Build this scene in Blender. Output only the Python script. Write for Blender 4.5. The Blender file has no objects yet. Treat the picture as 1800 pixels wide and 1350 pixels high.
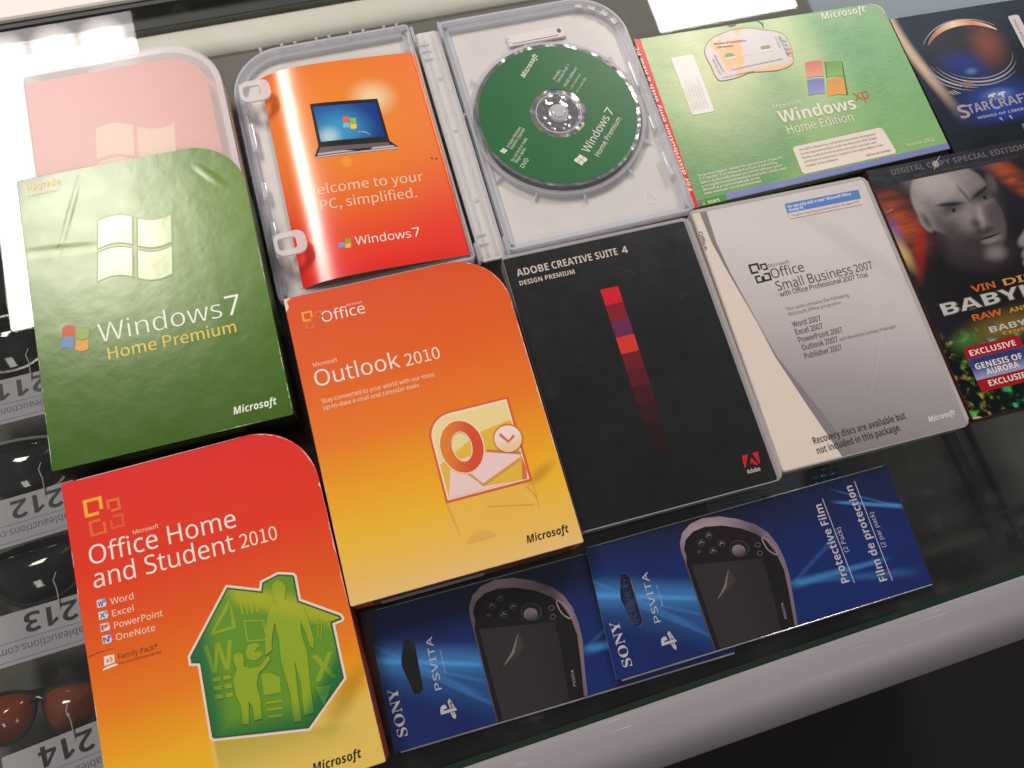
import bpy, bmesh, math, os, random
from mathutils import Matrix, Vector
random.seed(7)
scene = bpy.context.scene
MM = 0.001

# ------------------------------------------------------------------ camera
cam_data = bpy.data.cameras.new('camera')
cam = bpy.data.objects.new('camera', cam_data)
scene.collection.objects.link(cam)
cam_data.sensor_fit = 'HORIZONTAL'
cam_data.sensor_width = 36.0
cam_data.lens = 36.0 * 1504.08 / 1800.0
cam_data.clip_start = 0.01
cam_data.clip_end = 100
cam.matrix_world = Matrix(((0.95988222, 0.23720171, -0.14953755, -0.16530464),
                           (-0.27095332, 0.92191121, -0.27688267, -0.14333865),
                           (0.0721833, 0.30629245, 0.94919677, 0.53260228),
                           (0, 0, 0, 1)))
scene.camera = cam
cam_data.dof.use_dof = True
cam_data.dof.focus_distance = 0.56
cam_data.dof.aperture_fstop = 14.0

# ------------------------------------------------------------------ light: a shop lit by ceiling fluorescents and a window, with added fill behind the camera
world = bpy.data.worlds.new('World')
scene.world = world
world.use_nodes = True
world.node_tree.nodes['Background'].inputs[0].default_value = (0.92, 0.90, 0.95, 1)
world.node_tree.nodes['Background'].inputs[1].default_value = 0.14

def area_light(name, center, size, radiance, colour, rot=(0, 0, 0), shape='RECTANGLE'):
    l = bpy.data.lights.new(name, 'AREA')
    l.shape = shape
    l.size, l.size_y = size
    a = size[0] * size[1] * (1 if shape == 'RECTANGLE' else math.pi / 4)
    l.energy = radiance * a * math.pi
    l.color = colour
    o = bpy.data.objects.new(name, l)
    scene.collection.objects.link(o)
    o.location = center
    o.rotation_euler = rot
    return o
WARM = (1.0, 0.925, 0.835)
CEIL = 2.29
area_light('ceiling_troffer', (-1.034, 1.842, CEIL), (0.572, 1.108), 36, WARM)
area_light('ceiling_troffer_end', (-1.034, 2.465, CEIL), (0.572, 0.13), 9, (1.0, 0.90, 0.90))
for i in range(3):
    for k in range(6):
        area_light('fluorescent_tube_end', (-1.225 + 0.18 * i, 2.398, CEIL - 0.004 * k), (0.06 + 0.025 * k, 0.08 + 0.026 * k), 4.5, WARM, shape='ELLIPSE')
area_light('ceiling_troffer', (1.585, 2.59, CEIL), (0.61, 1.22), 34, WARM)
area_light('ceiling_troffer', (-1.034, -2.3, CEIL), (0.60, 1.22), 10, WARM)  # unseen panel behind the camera, added as fill light
area_light('ceiling_troffer', (1.585, -2.3, CEIL), (0.60, 1.22), 5, WARM)  # second added fill panel behind the camera, weaker
area_light('shop_window', (3.0, 2.95, 2.7), (2.0, 2.2), 3.4, (0.62, 0.80, 1.0), rot=(0, math.radians(90), 0))

vs = scene.view_settings
vs.view_transform = 'Standard'
vs.look = 'None'
vs.exposure = -0.08
vs.gamma = 1.0

# ------------------------------------------------------------------ node helpers
def lin(c):
    out = []
    for v in c[:3]:
        v = v / 255.0
        out.append(v / 12.92 if v <= 0.04045 else ((v + 0.055) / 1.055) ** 2.4)
    return tuple(out) + (1.0,)

class V:
    """a value in a shader graph with arithmetic"""
    def __init__(s, g, k): s.g = g; s.k = k
    def __add__(s, o): return s.g.m('ADD', s, o)
    __radd__ = __add__
    def __sub__(s, o): return s.g.m('SUBTRACT', s, o)
    def __rsub__(s, o): return s.g.m('SUBTRACT', o, s)
    def __mul__(s, o): return s.g.m('MULTIPLY', s, o)
    __rmul__ = __mul__
    def __truediv__(s, o): return s.g.m('DIVIDE', s, o)
    def __neg__(s): return s * -1.0

class Graph:
    def __init__(s, name):
        s.mat = bpy.data.materials.new(name)
        s.mat.use_nodes = True
        s.nt = s.mat.node_tree
        s.nt.nodes.clear()
        s.out = s.nt.nodes.new('ShaderNodeOutputMaterial')
        s._c = None
    def n(s, t, **kw):
        node = s.nt.nodes.new(t)
        for k, v in kw.items(): setattr(node, k, v)
        return node
    def put(s, sock, v):
        if isinstance(v, V): s.nt.links.new(v.k, sock)
        elif isinstance(v, bpy.types.NodeSocket): s.nt.links.new(v, sock)
        else: sock.default_value = v
    def m(s, op, a, b=0.0, c=None, clamp=False):
        node = s.n('ShaderNodeMath', operation=op, use_clamp=clamp)
        s.put(node.inputs[0], a); s.put(node.inputs[1], b)
        if c is not None: s.put(node.inputs[2], c)
        return V(s, node.outputs[0])
    def coords(s):
        if s._c is None:
            tc = s.n('ShaderNodeTexCoord')
            sc = s.n('ShaderNodeVectorMath', operation='SCALE')
            sc.inputs['Scale'].default_value = 1000.0
            s.nt.links.new(tc.outputs['Object'], sc.inputs[0])
            sp = s.n('ShaderNodeSeparateXYZ')
            s.nt.links.new(sc.outputs[0], sp.inputs[0])
            s._c = (V(s, sp.outputs[0]), V(s, sp.outputs[1]), V(s, sp.outputs[2]), sc.outputs[0])
        return s._c
    @property
    def x(s): return s.coords()[0]
    @property
    def y(s): return s.coords()[1]
    def ss(s, a, b, v):
        """smoothstep of v from a to b (a may exceed b)"""
        node = s.n('ShaderNodeMapRange', interpolation_type='SMOOTHSTEP')
        if a > b: return 1.0 - s.ss(b, a, v)
        s.put(node.inputs['Value'], v)
        node.inputs['From Min'].default_value = a; node.inputs['From Max'].default_value = b
        return V(s, node.outputs['Result'])
    def mix(s, c1, c2, f):
        node = s.n('ShaderNodeMix', data_type='RGBA')
        s.put(node.inputs[0], f); s.put(node.inputs[6], c1); s.put(node.inputs[7], c2)
        return V(s, node.outputs[2])
    def ramp(s, v, a, b, stops):
        mr = s.n('ShaderNodeMapRange')
        s.put(mr.inputs['Value'], v)
        mr.inputs['From Min'].default_value = a; mr.inputs['From Max'].default_value = b
        r = s.n('ShaderNodeValToRGB')
        e = r.color_ramp.elements
        while len(e) < len(stops): e.new(0.5)
        for i, (p, c) in enumerate(stops):
            e[i].position = (p - a) / (b - a); e[i].color = c
        s.nt.links.new(mr.outputs['Result'], r.inputs[0])
        return V(s, r.outputs[0])
    def noise(s, scale, detail=2.0, vec=None, sx=1, sy=1, seed=0.0):
        n = s.n('ShaderNodeTexNoise')
        mp = s.n('ShaderNodeMapping')
        s.nt.links.new(vec or s.coords()[3], mp.inputs[0])
        mp.inputs['Scale'].default_value = (sx, sy, 1); mp.inputs['Location'].default_value = (seed, seed * 1.7, 0)
        s.nt.links.new(mp.outputs[0], n.inputs['Vector'])
        n.inputs['Scale'].default_value = scale; n.inputs['Detail'].default_value = detail
        return V(s, n.outputs[0])
    def ell(s, cx, cy, rx, ry, soft=0.15, rot=0.0, x=None, y=None):
        """soft ellipse mask"""
        x = (x or s.x) - cx; y = (y or s.y) - cy
        if rot:
            c, n = math.cos(rot), math.sin(rot)
            x, y = x * c + y * n, y * c - x * n
        x = x / rx; y = y / ry
        d = s.m('SQRT', x * x + y * y)
        return s.ss(1 + soft, 1 - soft, d)
    def streak(s, x0, y0, x1, y1, w0, w1, soft=1.0):
        """soft line mask from p0 to p1 with half width w0..w1"""
        dx, dy = x1 - x0, y1 - y0; L = math.hypot(dx, dy)
        t = ((s.x - x0) * (dx / L) + (s.y - y0) * (dy / L)) / L
        d = s.m('ABSOLUTE', (s.x - x0) * (-dy / L) + (s.y - y0) * (dx / L))
        w = t * (w1 - w0) + w0
        return s.ss(1.0, 0.0, d / w) * s.ss(-0.05 * soft, 0.15 * soft, t) * s.ss(1.05, 1 - 0.3 * soft, t)
    def surface(s, colour, rough=0.4, metal=0.0, spec=0.5, coat=0.0, coat_rough=0.1, bump=None, bump_dist=0.0002, alpha=None, **kw):
        p = s.n('ShaderNodeBsdfPrincipled')
        s.put(p.inputs['Base Color'], colour)
        s.put(p.inputs['Roughness'], rough)
        s.put(p.inputs['Metallic'], metal)
        p.inputs['Specular IOR Level'].default_value = spec
        p.inputs['Coat Weight'].default_value = coat
        p.inputs['Coat Roughness'].default_value = coat_rough
        if bump is not None:
            b = s.n('ShaderNodeBump')
            b.inputs['Distance'].default_value = bump_dist
            b.inputs['Strength'].default_value = 1.0
            s.put(b.inputs['Height'], bump)
            s.nt.links.new(b.outputs[0], p.inputs['Normal'])
            if coat: s.nt.links.new(b.outputs[0], p.inputs['Coat Normal'])
        for k, v in kw.items(): p.inputs[k.replace('_', ' ')].default_value = v
        s.nt.links.new(p.outputs[0], s.out.inputs[0])
        return p
    def fresnel(s, f0=0.04):
        """Schlick reflectance, the same from both sides of a thin sheet"""
        g = s.n('ShaderNodeNewGeometry')
        d = s.n('ShaderNodeVectorMath', operation='DOT_PRODUCT')
        s.nt.links.new(g.outputs['Incoming'], d.inputs[0]); s.nt.links.new(g.outputs['Normal'], d.inputs[1])
        c = 1.0 - s.m('ABSOLUTE', V(s, d.outputs['Value']))
        return s.m('POWER', c, 5.0) * (1 - f0) + f0
    def world_pos(s):
        g = s.n('ShaderNodeNewGeometry')
        sc = s.n('ShaderNodeVectorMath', operation='SCALE')
        sc.inputs['Scale'].default_value = 1000.0
        s.nt.links.new(g.outputs['Position'], sc.inputs[0])
        return sc.outputs[0]

K = 1.0
def alb(c, k=None):
    """printed colour -> base colour"""
    l = lin(c)
    return tuple(min(0.93, v * (k or K)) for v in l[:3]) + (1.0,)

_inks = {}
def ink(c, rough=0.42, metal=0.0, spec=0.4, relief=0.0):
    key = (tuple(c), rough, metal, spec, relief)
    if key not in _inks:
        g = Graph('ink')
        b = None
        if relief: b = g.noise(0.35, 3, g.world_pos()) + g.noise(0.05, 2, g.world_pos()) * 1.5
        g.surface(alb(c), rough, metal, spec, bump=b, bump_dist=relief * MM)
        _inks[key] = g.mat
    return _inks[key]

def plain(name, c, rough=0.5, metal=0.0, spec=0.5, wear=0.12, scale=0.05, bump=0.0):
    g = Graph(name)
    n = g.noise(scale, 4, g.world_pos())
    dark = tuple(v * (1 - wear) for v in c[:3]) + (1,)
    light = tuple(min(1, v * (1 + wear)) for v in c[:3]) + (1,)
    b = g.noise(0.6, 3, g.world_pos()) if bump else None
    g.surface(g.mix(dark, light, n), rough, metal, spec, bump=b, bump_dist=bump * MM)
    return g.mat

def frosted(name, colour, haze, rough=0.25, scratch=0.15, gloss=0.06, through=0.18):
    """cloudy polypropylene: partly clear, partly milky, with a soft sheen"""
    g = Graph(name)
    tr = g.n('ShaderNodeBsdfTransparent'); tr.inputs[0].default_value = (0.93, 0.93, 0.95, 1)
    df = g.n('ShaderNodeBsdfDiffuse'); df.inputs[0].default_value = colour
    tl = g.n('ShaderNodeBsdfTranslucent'); tl.inputs[0].default_value = colour
    ad = g.n('ShaderNodeMixShader'); ad.inputs[0].default_value = through
    g.nt.links.new(df.outputs[0], ad.inputs[1]); g.nt.links.new(tl.outputs[0], ad.inputs[2])
    mx = g.n('ShaderNodeMixShader')
    n = g.noise(0.06, 5, g.world_pos())
    g.put(mx.inputs[0], n * (2 * scratch) + (haze - scratch))
    g.nt.links.new(tr.outputs[0], mx.inputs[1]); g.nt.links.new(ad.outputs[0], mx.inputs[2])
    gl = g.n('ShaderNodeBsdfGlossy'); gl.inputs['Roughness'].default_value = rough
    m2 = g.n('ShaderNodeMixShader')
    g.put(m2.inputs[0], g.fresnel(gloss))
    g.nt.links.new(mx.outputs[0], m2.inputs[1]); g.nt.links.new(gl.outputs[0], m2.inputs[2])
    g.nt.links.new(m2.outputs[0], g.out.inputs[0])
    return g.mat

def clear(name, tint=(0.93, 0.96, 0.94, 1), rough=0.0, ior=1.5, dust=0.0, strength=1.0):
    """window glass or clear film: see-through, mirror by the Fresnel law"""
    g = Graph(name)
    tr = g.n('ShaderNodeBsdfTransparent'); tr.inputs[0].default_value = tint
    gl = g.n('ShaderNodeBsdfGlossy'); gl.inputs['Roughness'].default_value = rough
    mx = g.n('ShaderNodeMixShader')
    g.put(mx.inputs[0], g.fresnel(((ior - 1) / (ior + 1)) ** 2) * strength)
    g.nt.links.new(tr.outputs[0], mx.inputs[1]); g.nt.links.new(gl.outputs[0], mx.inputs[2])
    last = mx
    if dust:
        df = g.n('ShaderNodeBsdfDiffuse'); df.inputs[0].default_value = (0.7, 0.68, 0.66, 1)
        n = g.noise(0.02, 6, g.world_pos())
        sm = g.ss(0.56, 0.74, g.noise(0.05, 5, g.world_pos(), seed=31)) * 0.6 + g.ss(0.70, 0.76, g.noise(1.6, 2, g.world_pos(), seed=5)) * 1.6
        n = n * 0.8 + sm * 0.5
        m2 = g.n('ShaderNodeMixShader')
        g.put(m2.inputs[0], n * n * dust)
        g.nt.links.new(mx.outputs[0], m2.inputs[1]); g.nt.links.new(df.outputs[0], m2.inputs[2])
        last = m2
    g.nt.links.new(last.outputs[0], g.out.inputs[0])
    return g.mat

# ------------------------------------------------------------------ mesh helpers (all lengths in millimetres)
def link(o, parent=None):
    scene.collection.objects.link(o)
    if parent is not None: o.parent = parent
    return o

def finish(name, me, mats, parent=None, smooth=True, angle=35):
    for m in (mats if isinstance(mats, (list, tuple)) else [mats]): me.materials.append(m)
    if smooth:
        me.polygons.foreach_set('use_smooth', [True] * len(me.polygons))
        me.set_sharp_from_angle(angle=math.radians(angle))
    return link(bpy.data.objects.new(name, me), parent)

def from_bm(name, bm, mats, parent=None, smooth=True, angle=35):
    bmesh.ops.scale(bm, vec=(MM, MM, MM), verts=bm.verts)
    bmesh.ops.recalc_face_normals(bm, faces=bm.faces)
    me = bpy.data.meshes.new(name)
    bm.to_mesh(me); bm.free()
    return finish(name, me, mats, parent, smooth, angle)

def thing(name, label, category, loc=(0, 0, 0), rot=0.0, group=None):
    o = bpy.data.objects.new(name, None)
    o.empty_display_size = 0.02
    link(o)
    o.location = [v * MM for v in loc]
    o.rotation_euler = (0, 0, rot)
    tag(o, label, category, group)
    return o

def tag(o, label, category, group=None):
    o['label'] = label; o['category'] = category
    if group: o['group'] = group
    return o

def round_rect(w, h, r=(1, 1, 1, 1), cx=0, cy=0, n=8):
    """outline, radii (top left, top right, bottom right, bottom left), clockwise seen from below -> returned counter clockwise"""
    pts = []
    tl, tr, br, bl = r if isinstance(r, (tuple, list)) else (r,) * 4
    for (sx, sy, rad, a0) in ((1, 1, tr, 0), (-1, 1, tl, 90), (-1, -1, bl, 180), (1, -1, br, 270)):
        k = n if rad > 8 else (5 if rad > 1.5 else 3)
        if rad <= 0:
            pts.append((cx + sx * w / 2, cy + sy * h / 2)); continue
        for i in range(k + 1):
            a = math.radians(a0 + 90.0 * i / k)
            pts.append((cx + sx * (w / 2 - rad) + rad * math.cos(a), cy + sy * (h / 2 - rad) + rad * math.sin(a)))
    return pts

def slab(name, outline, z0, z1, mats, parent=None, bevel=0.0, seg=2, holes=None):
    """closed prism; material 0 top, 1 sides and bottom"""
    bm = bmesh.new()
    vb = [bm.verts.new((x, y, z0)) for x, y in outline]
    vt = [bm.verts.new((x, y, z1)) for x, y in outline]
    top = bm.faces.new(vt)
    bot = bm.faces.new(list(reversed(vb)))
    n = len(outline)
    for i in range(n):
        bm.faces.new((vb[i], vb[(i + 1) % n], vt[(i + 1) % n], vt[i]))
    if len(mats) > 1:
        for f in bm.faces: f.material_index = 1
        top.material_index = 0
    if bevel:
        edges = [e for e in bm.edges if (e.verts[0].co.z == e.verts[1].co.z)]
        bmesh.ops.bevel(bm, geom=edges, offset=bevel, segments=seg, profile=0.5, affect='EDGES', material=-1)
    return from_bm(name, bm, mats, parent, angle=14)

def ring_wall(name, outline, inner, z0, z1, mats, parent=None):
    """closed wall between two outlines with the same number of points"""
    bm = bmesh.new(); n = len(outline)
    L = [[bm.verts.new((x, y, z)) for x, y in o] for o, z in ((outline, z0), (outline, z1), (inner, z1), (inner, z0))]
    for k in range(4):
        a, b = L[k], L[(k + 1) % 4]
        for i in range(n): bm.faces.new((a[i], a[(i + 1) % n], b[(i + 1) % n], b[i]))
    return from_bm(name, bm, mats, parent, angle=40)

def offset_poly(pts, d):
    """inset (d > 0) of a counter clockwise outline"""
    out = []; n = len(pts)
    for i in range(n):
        a, b, c = Vector(pts[i - 1]), Vector(pts[i]), Vector(pts[(i + 1) % n])
        e1 = (b - a); e2 = (c - b)
        if e1.length < 1e-6: e1 = e2
        if e2.length < 1e-6: e2 = e1
        n1 = Vector((-e1.y, e1.x)).normalized(); n2 = Vector((-e2.y, e2.x)).normalized()
        m = (n1 + n2)
        m = m / max(0.35, m.length_squared / 2) if m.length > 1e-6 else n1
        out.append((b.x + m.x * d, b.y + m.y * d))
    return out

def decal(name, pts, z, mat, parent, smooth=False):
    """flat print lying on a face"""
    me = bpy.data.meshes.new(name)
    area = sum(pts[i - 1][0] * pts[i][1] - pts[i][0] * pts[i - 1][1] for i in range(len(pts)))
    if area < 0: pts = list(reversed(pts))
    me.from_pydata([(x * MM, y * MM, z * MM) for x, y in pts], [], [list(range(len(pts)))])
    me.materials.append(mat)
    return link(bpy.data.objects.new(name, me), parent)

def decals(name, polys, z, mat, parent):
    """several separate flat pieces of one printed mark"""
    me = bpy.data.meshes.new(name); vs_, fs = [], []
    for pts in polys:
        area = sum(pts[i - 1][0] * pts[i][1] - pts[i][0] * pts[i - 1][1] for i in range(len(pts)))
        if area < 0: pts = list(reversed(pts))
        k = len(vs_)
        vs_ += [(p[0] * MM, p[1] * MM, z * MM) for p in pts]
        fs.append(list(range(k, k + len(pts))))
    me.from_pydata(vs_, [], fs)
    me.materials.append(mat)
    return link(bpy.data.objects.new(name, me), parent)

def ellipse(cx, cy, rx, ry, n=40, rot=0.0, a0=0.0, a1=2 * math.pi):
    c, s = math.cos(rot), math.sin(rot); out = []
    full = abs(a1 - a0 - 2 * math.pi) < 1e-6
    for i in range(n if full else n + 1):
        a = a0 + (a1 - a0) * i / n
        x, y = rx * math.cos(a), ry * math.sin(a)
        out.append((cx + x * c - y * s, cy + x * s + y * c))
    return out

def annulus(name, outer, inner, z, mat, parent):
    me = bpy.data.meshes.new(name); n = len(outer)
    me.from_pydata([(x * MM, y * MM, z * MM) for x, y in outer + inner], [],
                   [(i, (i + 1) % n, n + (i + 1) % n, n + i) for i in range(n)])
    me.materials.append(mat)
    return link(bpy.data.objects.new(name, me), parent)

def band(pts, w):
    """a stroke of width w along an open polyline"""
    L, R_ = [], []
    for i, p in enumerate(pts):
        a = Vector(pts[max(0, i - 1)]); b = Vector(pts[min(len(pts) - 1, i + 1)])
        d = (b - a).normalized(); nn = Vector((-d.y, d.x)) * (w[i] if isinstance(w, (list, tuple)) else w) / 2
        L.append((p[0] + nn.x, p[1] + nn.y)); R_.append((p[0] - nn.x, p[1] - nn.y))
    return L + R_[::-1]

def bez(p0, p1, p2, n=10):
    return [((1 - t) ** 2 * p0[0] + 2 * t * (1 - t) * p1[0] + t * t * p2[0],
             (1 - t) ** 2 * p0[1] + 2 * t * (1 - t) * p1[1] + t * t * p2[1]) for t in [i / n for i in range(n + 1)]]

def spline(pts, n=6, closed=True):
    """Catmull-Rom through points"""
    out = []; m = len(pts)
    rng = range(m) if closed else range(m - 1)
    for i in rng:
        P = [pts[(i + k) % m] if closed else pts[min(m - 1, max(0, i + k))] for k in (-1, 0, 1, 2)]
        for j in range(n):
            t = j / n
            out.append(tuple(0.5 * (2 * P[1][d] + (P[2][d] - P[0][d]) * t + (2 * P[0][d] - 5 * P[1][d] + 4 * P[2][d] - P[3][d]) * t * t
                                    + (3 * P[1][d] - P[0][d] - 3 * P[2][d] + P[3][d]) * t ** 3) for d in (0, 1)))
    if not closed: out.append(tuple(pts[-1]))
    return out

def tube(name, path, r, mat, parent=None, sides=8, closed=False):
    bm = bmesh.new(); rings = []
    P = [Vector(p) for p in path]
    for i, p in enumerate(P):
        a = P[max(0, i - 1)]; b = P[min(len(P) - 1, i + 1)]
        d = (b - a).normalized()
        u = d.cross(Vector((0, 0, 1)))
        if u.length < 1e-3: u = Vector((1, 0, 0))
        u.normalize(); v = d.cross(u).normalized()
        rr = r[i] if isinstance(r, (list, tuple)) else r
        rings.append([bm.verts.new(p + (u * math.cos(2 * math.pi * k / sides) + v * math.sin(2 * math.pi * k / sides)) * rr) for k in range(sides)])
    for i in range(len(rings) - 1):
        for k in range(sides):
            bm.faces.new((rings[i][k], rings[i][(k + 1) % sides], rings[i + 1][(k + 1) % sides], rings[i + 1][k]))
    bm.faces.new(rings[0][::-1]); bm.faces.new(rings[-1])
    return from_bm(name, bm, mat, parent, angle=60)

# ------------------------------------------------------------------ lettering (Blender's own bundled fonts)
def _font(fn):
    for kind in ('LOCAL', 'SYSTEM'):
        p = os.path.join(bpy.utils.resource_path(kind), 'datafiles', 'fonts', fn)
        if os.path.exists(p):
            try: return bpy.data.fonts.load(p)
            except Exception: pass
    return None
FONTS = {'sans': _font('NotoSansMath-Regular.woff2'), 'light': _font('Noto Sans CJK Regular.woff2'), 'grot': _font('Inter.woff2')}
def _shift(s, up, lo, dg=None):
    out = ''
    for ch in s:
        if 'A' <= ch <= 'Z': out += chr(up + ord(ch) - 65)
        elif 'a' <= ch <= 'z': out += chr(lo + ord(ch) - 97)
        elif '0' <= ch <= '9' and dg: out += chr(dg + ord(ch) - 48)
        else: out += ch
    return out
STYLE = {'sans': lambda s: s, 'light': lambda s: s, 'grot': lambda s: s,
         'bold': lambda s: _shift(s, 0x1D5D4, 0x1D5EE, 0x1D7EC),
         'bolditalic': lambda s: _shift(s, 0x1D63C, 0x1D656, 0x1D7EC),
         'serifbold': lambda s: _shift(s, 0x1D400, 0x1D41A, 0x1D7CE)}
_cap = {}
def _glyph_mesh(s, style, offset=0.0, res=3, spacing=1.0):
    cu = bpy.data.curves.new('lettering', 'FONT')
    f = FONTS['sans' if style in ('bold', 'bolditalic', 'serifbold') else style] or FONTS['sans']
    if f: 
        cu.font = f
        cu.body = STYLE[style](s)
    else: cu.body = s
    cu.size = 1.0; cu.resolution_u = res; cu.offset = offset; cu.space_character = spacing
    o = bpy.data.objects.new('lettering', cu)
    scene.collection.objects.link(o)
    me = bpy.data.meshes.new_from_object(o)
    bpy.data.objects.remove(o); bpy.data.curves.remove(cu)
    return me
def text(parent, s, x, y, w, cap, mat, z=0.2, style='sans', ang=0.0, name='lettering', offset=0.0, res=3, spacing=1.0):
    """one printed line: left end of the baseline, width and capital height in mm"""
    if style not in _cap:
        m = _glyph_mesh('H', style)
        _cap[style] = max((v.co.y for v in m.vertices), default=0.7) or 0.7
        bpy.data.meshes.remove(m)
    me = _glyph_mesh(s, style, offset, res, spacing)
    me.name = name
    if len(me.vertices) == 0: return None
    xs = [v.co.x for v in me.vertices]
    x0, x1 = min(xs), max(xs)
    sx = w / (x1 - x0); sy = cap / _cap[style]
    M = Matrix.Translation((x * MM, y * MM, z * MM)) @ Matrix.Rotation(math.radians(ang), 4, 'Z') @ Matrix.Diagonal((sx * MM, sy * MM, MM, 1)) @ Matrix.Translation((-x0, 0, 0))
    me.transform(M)
    me.materials.clear(); me.materials.append(mat)
    return link(bpy.data.objects.new(name, me), parent)

def maker_mark(parent, x, y, w, cap, mat, z=0.2, ang=0.0):
    return text(parent, 'Microsoft', x, y, w, cap, mat, z, 'bolditalic', ang, 'maker_lettering')

def flag(parent, org, ux, vy, cols, z, wave=0.07, rough=0.42, metal=0.0, name='flag_pane', gap=0.05, relief=0.0):
    """four waving panes; org = lower left corner, ux / vy = side vectors; colours top left, top right, bottom left, bottom right"""
    cells = [((0, .5 - gap / 2), (.5 + gap / 2, 1)), ((.5 + gap / 2, 1), (.5 + gap / 2, 1)), ((0, .5 - gap / 2), (0, .5 - gap / 2)), ((.5 + gap / 2, 1), (0, .5 - gap / 2))]
    def at(u, v):
        v2 = v + wave * math.sin(2 * math.pi * (u * 0.95 + 0.02))
        return (org[0] + ux[0] * u + vy[0] * v2, org[1] + ux[1] * u + vy[1] * v2)
    for (u, v), c in zip(cells, cols):
        if c is None: continue
        k = 8
        pts = [at(u[0] + (u[1] - u[0]) * i / k, v[0]) for i in range(k + 1)] + [at(u[1] - (u[1] - u[0]) * i / k, v[1]) for i in range(k + 1)]
        decal(name, pts, z, c if isinstance(c, bpy.types.Material) else ink(c, rough, metal, relief=relief), parent)

def open_square(cx, cy, s, t, corner, cut=0.26):
    """square outline stroke with a gap at one corner (the interlocked squares of an office suite mark)"""
    h = s / 2; q = s * cut
    base = [(h, h - q), (h, -h), (-h, -h), (-h, h), (h - q, h)]          # gap at the top right corner
    k = {'tr': 0, 'tl': 1, 'bl': 2, 'br': 3}[corner]
    pts = []
    for x, y in base:
        for _ in range(k): x, y = -y, x
        pts.append((cx + x, cy + y))
    inner = []
    for x, y in [(h - t, h - q), (h - t, -h + t), (-h + t, -h + t), (-h + t, h - t), (h - q, h - t)]:
        for _ in range(k): x, y = -y, x
        inner.append((cx + x, cy + y))
    return pts + inner[::-1]

def office_mark(parent, cells, z, cols):
    for (cx, cy, s, t, corner), c in zip(cells, cols):
        decal('office_mark', open_square(cx, cy, s, t, corner), z, c if isinstance(c, bpy.types.Material) else ink(c), parent)

# ================================================================== the place: a glass topped display counter
floor_mat = plain('dark_floor', (0.0045, 0.0036, 0.003), 0.75, wear=0.3, scale=0.004)
fl = slab('floor', round_rect(6000, 6000, 0), -960, -950, [floor_mat])
fl['kind'] = 'structure'

counter = thing('display_counter', 'glass-topped display counter with silver metal rails under all the boxes', 'counter', (0, 0, 0))
FS = 0.025
def front_y(x): return -197.8 + FS * x
glass_mat = clear('counter_glass', (0.955, 0.972, 0.958, 1), 0.0, 1.52, dust=0.05)
slab('glass_top', [(-640, front_y(-640)), (640, front_y(640)), (640, 361), (-640, 361)], -6, 0, [glass_mat, glass_mat], counter)
edge_mat = plain('glass_edge', (0.015, 0.03, 0.022), 0.15, wear=0.2)
def bar(name, profile, x0, x1, slope, y0, mat, parent, angle=25):
    """a profile (d forward of the line y0 + slope x, z) swept along x"""
    bm = bmesh.new(); ends = []
    for x in (x0, x1):
        ends.append([bm.verts.new((x + slope * d, y0 + slope * x - d, z)) for d, z in profile])
    n = len(profile)
    for i in range(n): bm.faces.new((ends[0][i], ends[0][(i + 1) % n], ends[1][(i + 1) % n], ends[1][i]))
    bm.faces.new(ends[0]); bm.faces.new(ends[1][::-1])
    return from_bm(name, bm, mat, parent, angle=angle)
g = Graph('brushed_rail')
br = g.noise(0.9, 4, g.world_pos(), sx=0.01, sy=1.0)
sp = g.noise(0.02, 3, g.world_pos())
scr_ = g.ss(0.66, 0.72, g.noise(0.35, 4, g.world_pos(), sx=0.06, sy=2.2, seed=8)) * g.ss(0.45, 0.6, g.noise(0.015, 2, g.world_pos(), seed=2))
grime = g.ss(0.5, 0.75, g.noise(0.012, 4, g.world_pos(), seed=12))
rc_ = g.mix((0.33, 0.303, 0.325, 1), (0.42, 0.388, 0.415, 1), br * 0.6 + sp * 0.4)
rc_ = g.mix(rc_, (0.26, 0.235, 0.24, 1), grime * 0.12)
rc_ = g.mix(rc_, (0.72, 0.68, 0.70, 1), scr_ * 0.7)
g.surface(rc_, grime * 0.05 + 0.42, 0.2, 0.5, bump=br + scr_ * 2, bump_dist=0.00004)
rail_mat = g.mat
prof = [(0.4, -40), (0.4, 0.6), (1.2, 1.6), (4, 2.0)] + [(9 + 31 * math.sin(math.radians(a)), -29 + 31 * math.cos(math.radians(a))) for a in range(0, 91, 9)] + [(40, -60), (34, -60), (34, -40)]
bar('front_rail', prof, -640, 640, FS, -197.8, rail_mat, counter)
# dark gasket along the front edge and the inner face of the case below it
black_mat = plain('black_trim', (0.012, 0.013, 0.012), 0.55, wear=0.3)
bar('front_gasket', [(0.3, -14), (0.3, -0.5), (-0.1, 0.35), (-3.2, 0.35), (-3.4, 0.02), (-3.4, -0.0), (-0.05, -0.0), (-0.05, -14)], -640, 640, FS, -197.8, edge_mat, counter)
bar('front_panel', [(3, -60), (3, -930), (-1, -930), (-1, -8), (0.2, -8), (0.2, -41)], -640, 640, FS, -197.8, black_mat, counter)
cream_mat = plain('cream_rail', (0.80, 0.73, 0.67), 0.45, wear=0.06, scale=0.01)
bar('rear_rail', [(-60, -40), (-60, 5), (-6, 5), (-4.4, 4), (-4.2, 2), (-4.2, -40)], -640, 640, 0.0, 361, cream_mat, counter)
bar('rear_gasket', [(-4.1, -8), (-4.1, 1.4), (0.6, 1.4), (1.2, 0.1), (-0.2, 0.1), (-0.2, -8)], -640, 640, 0.0, 361, black_mat, counter)
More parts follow.
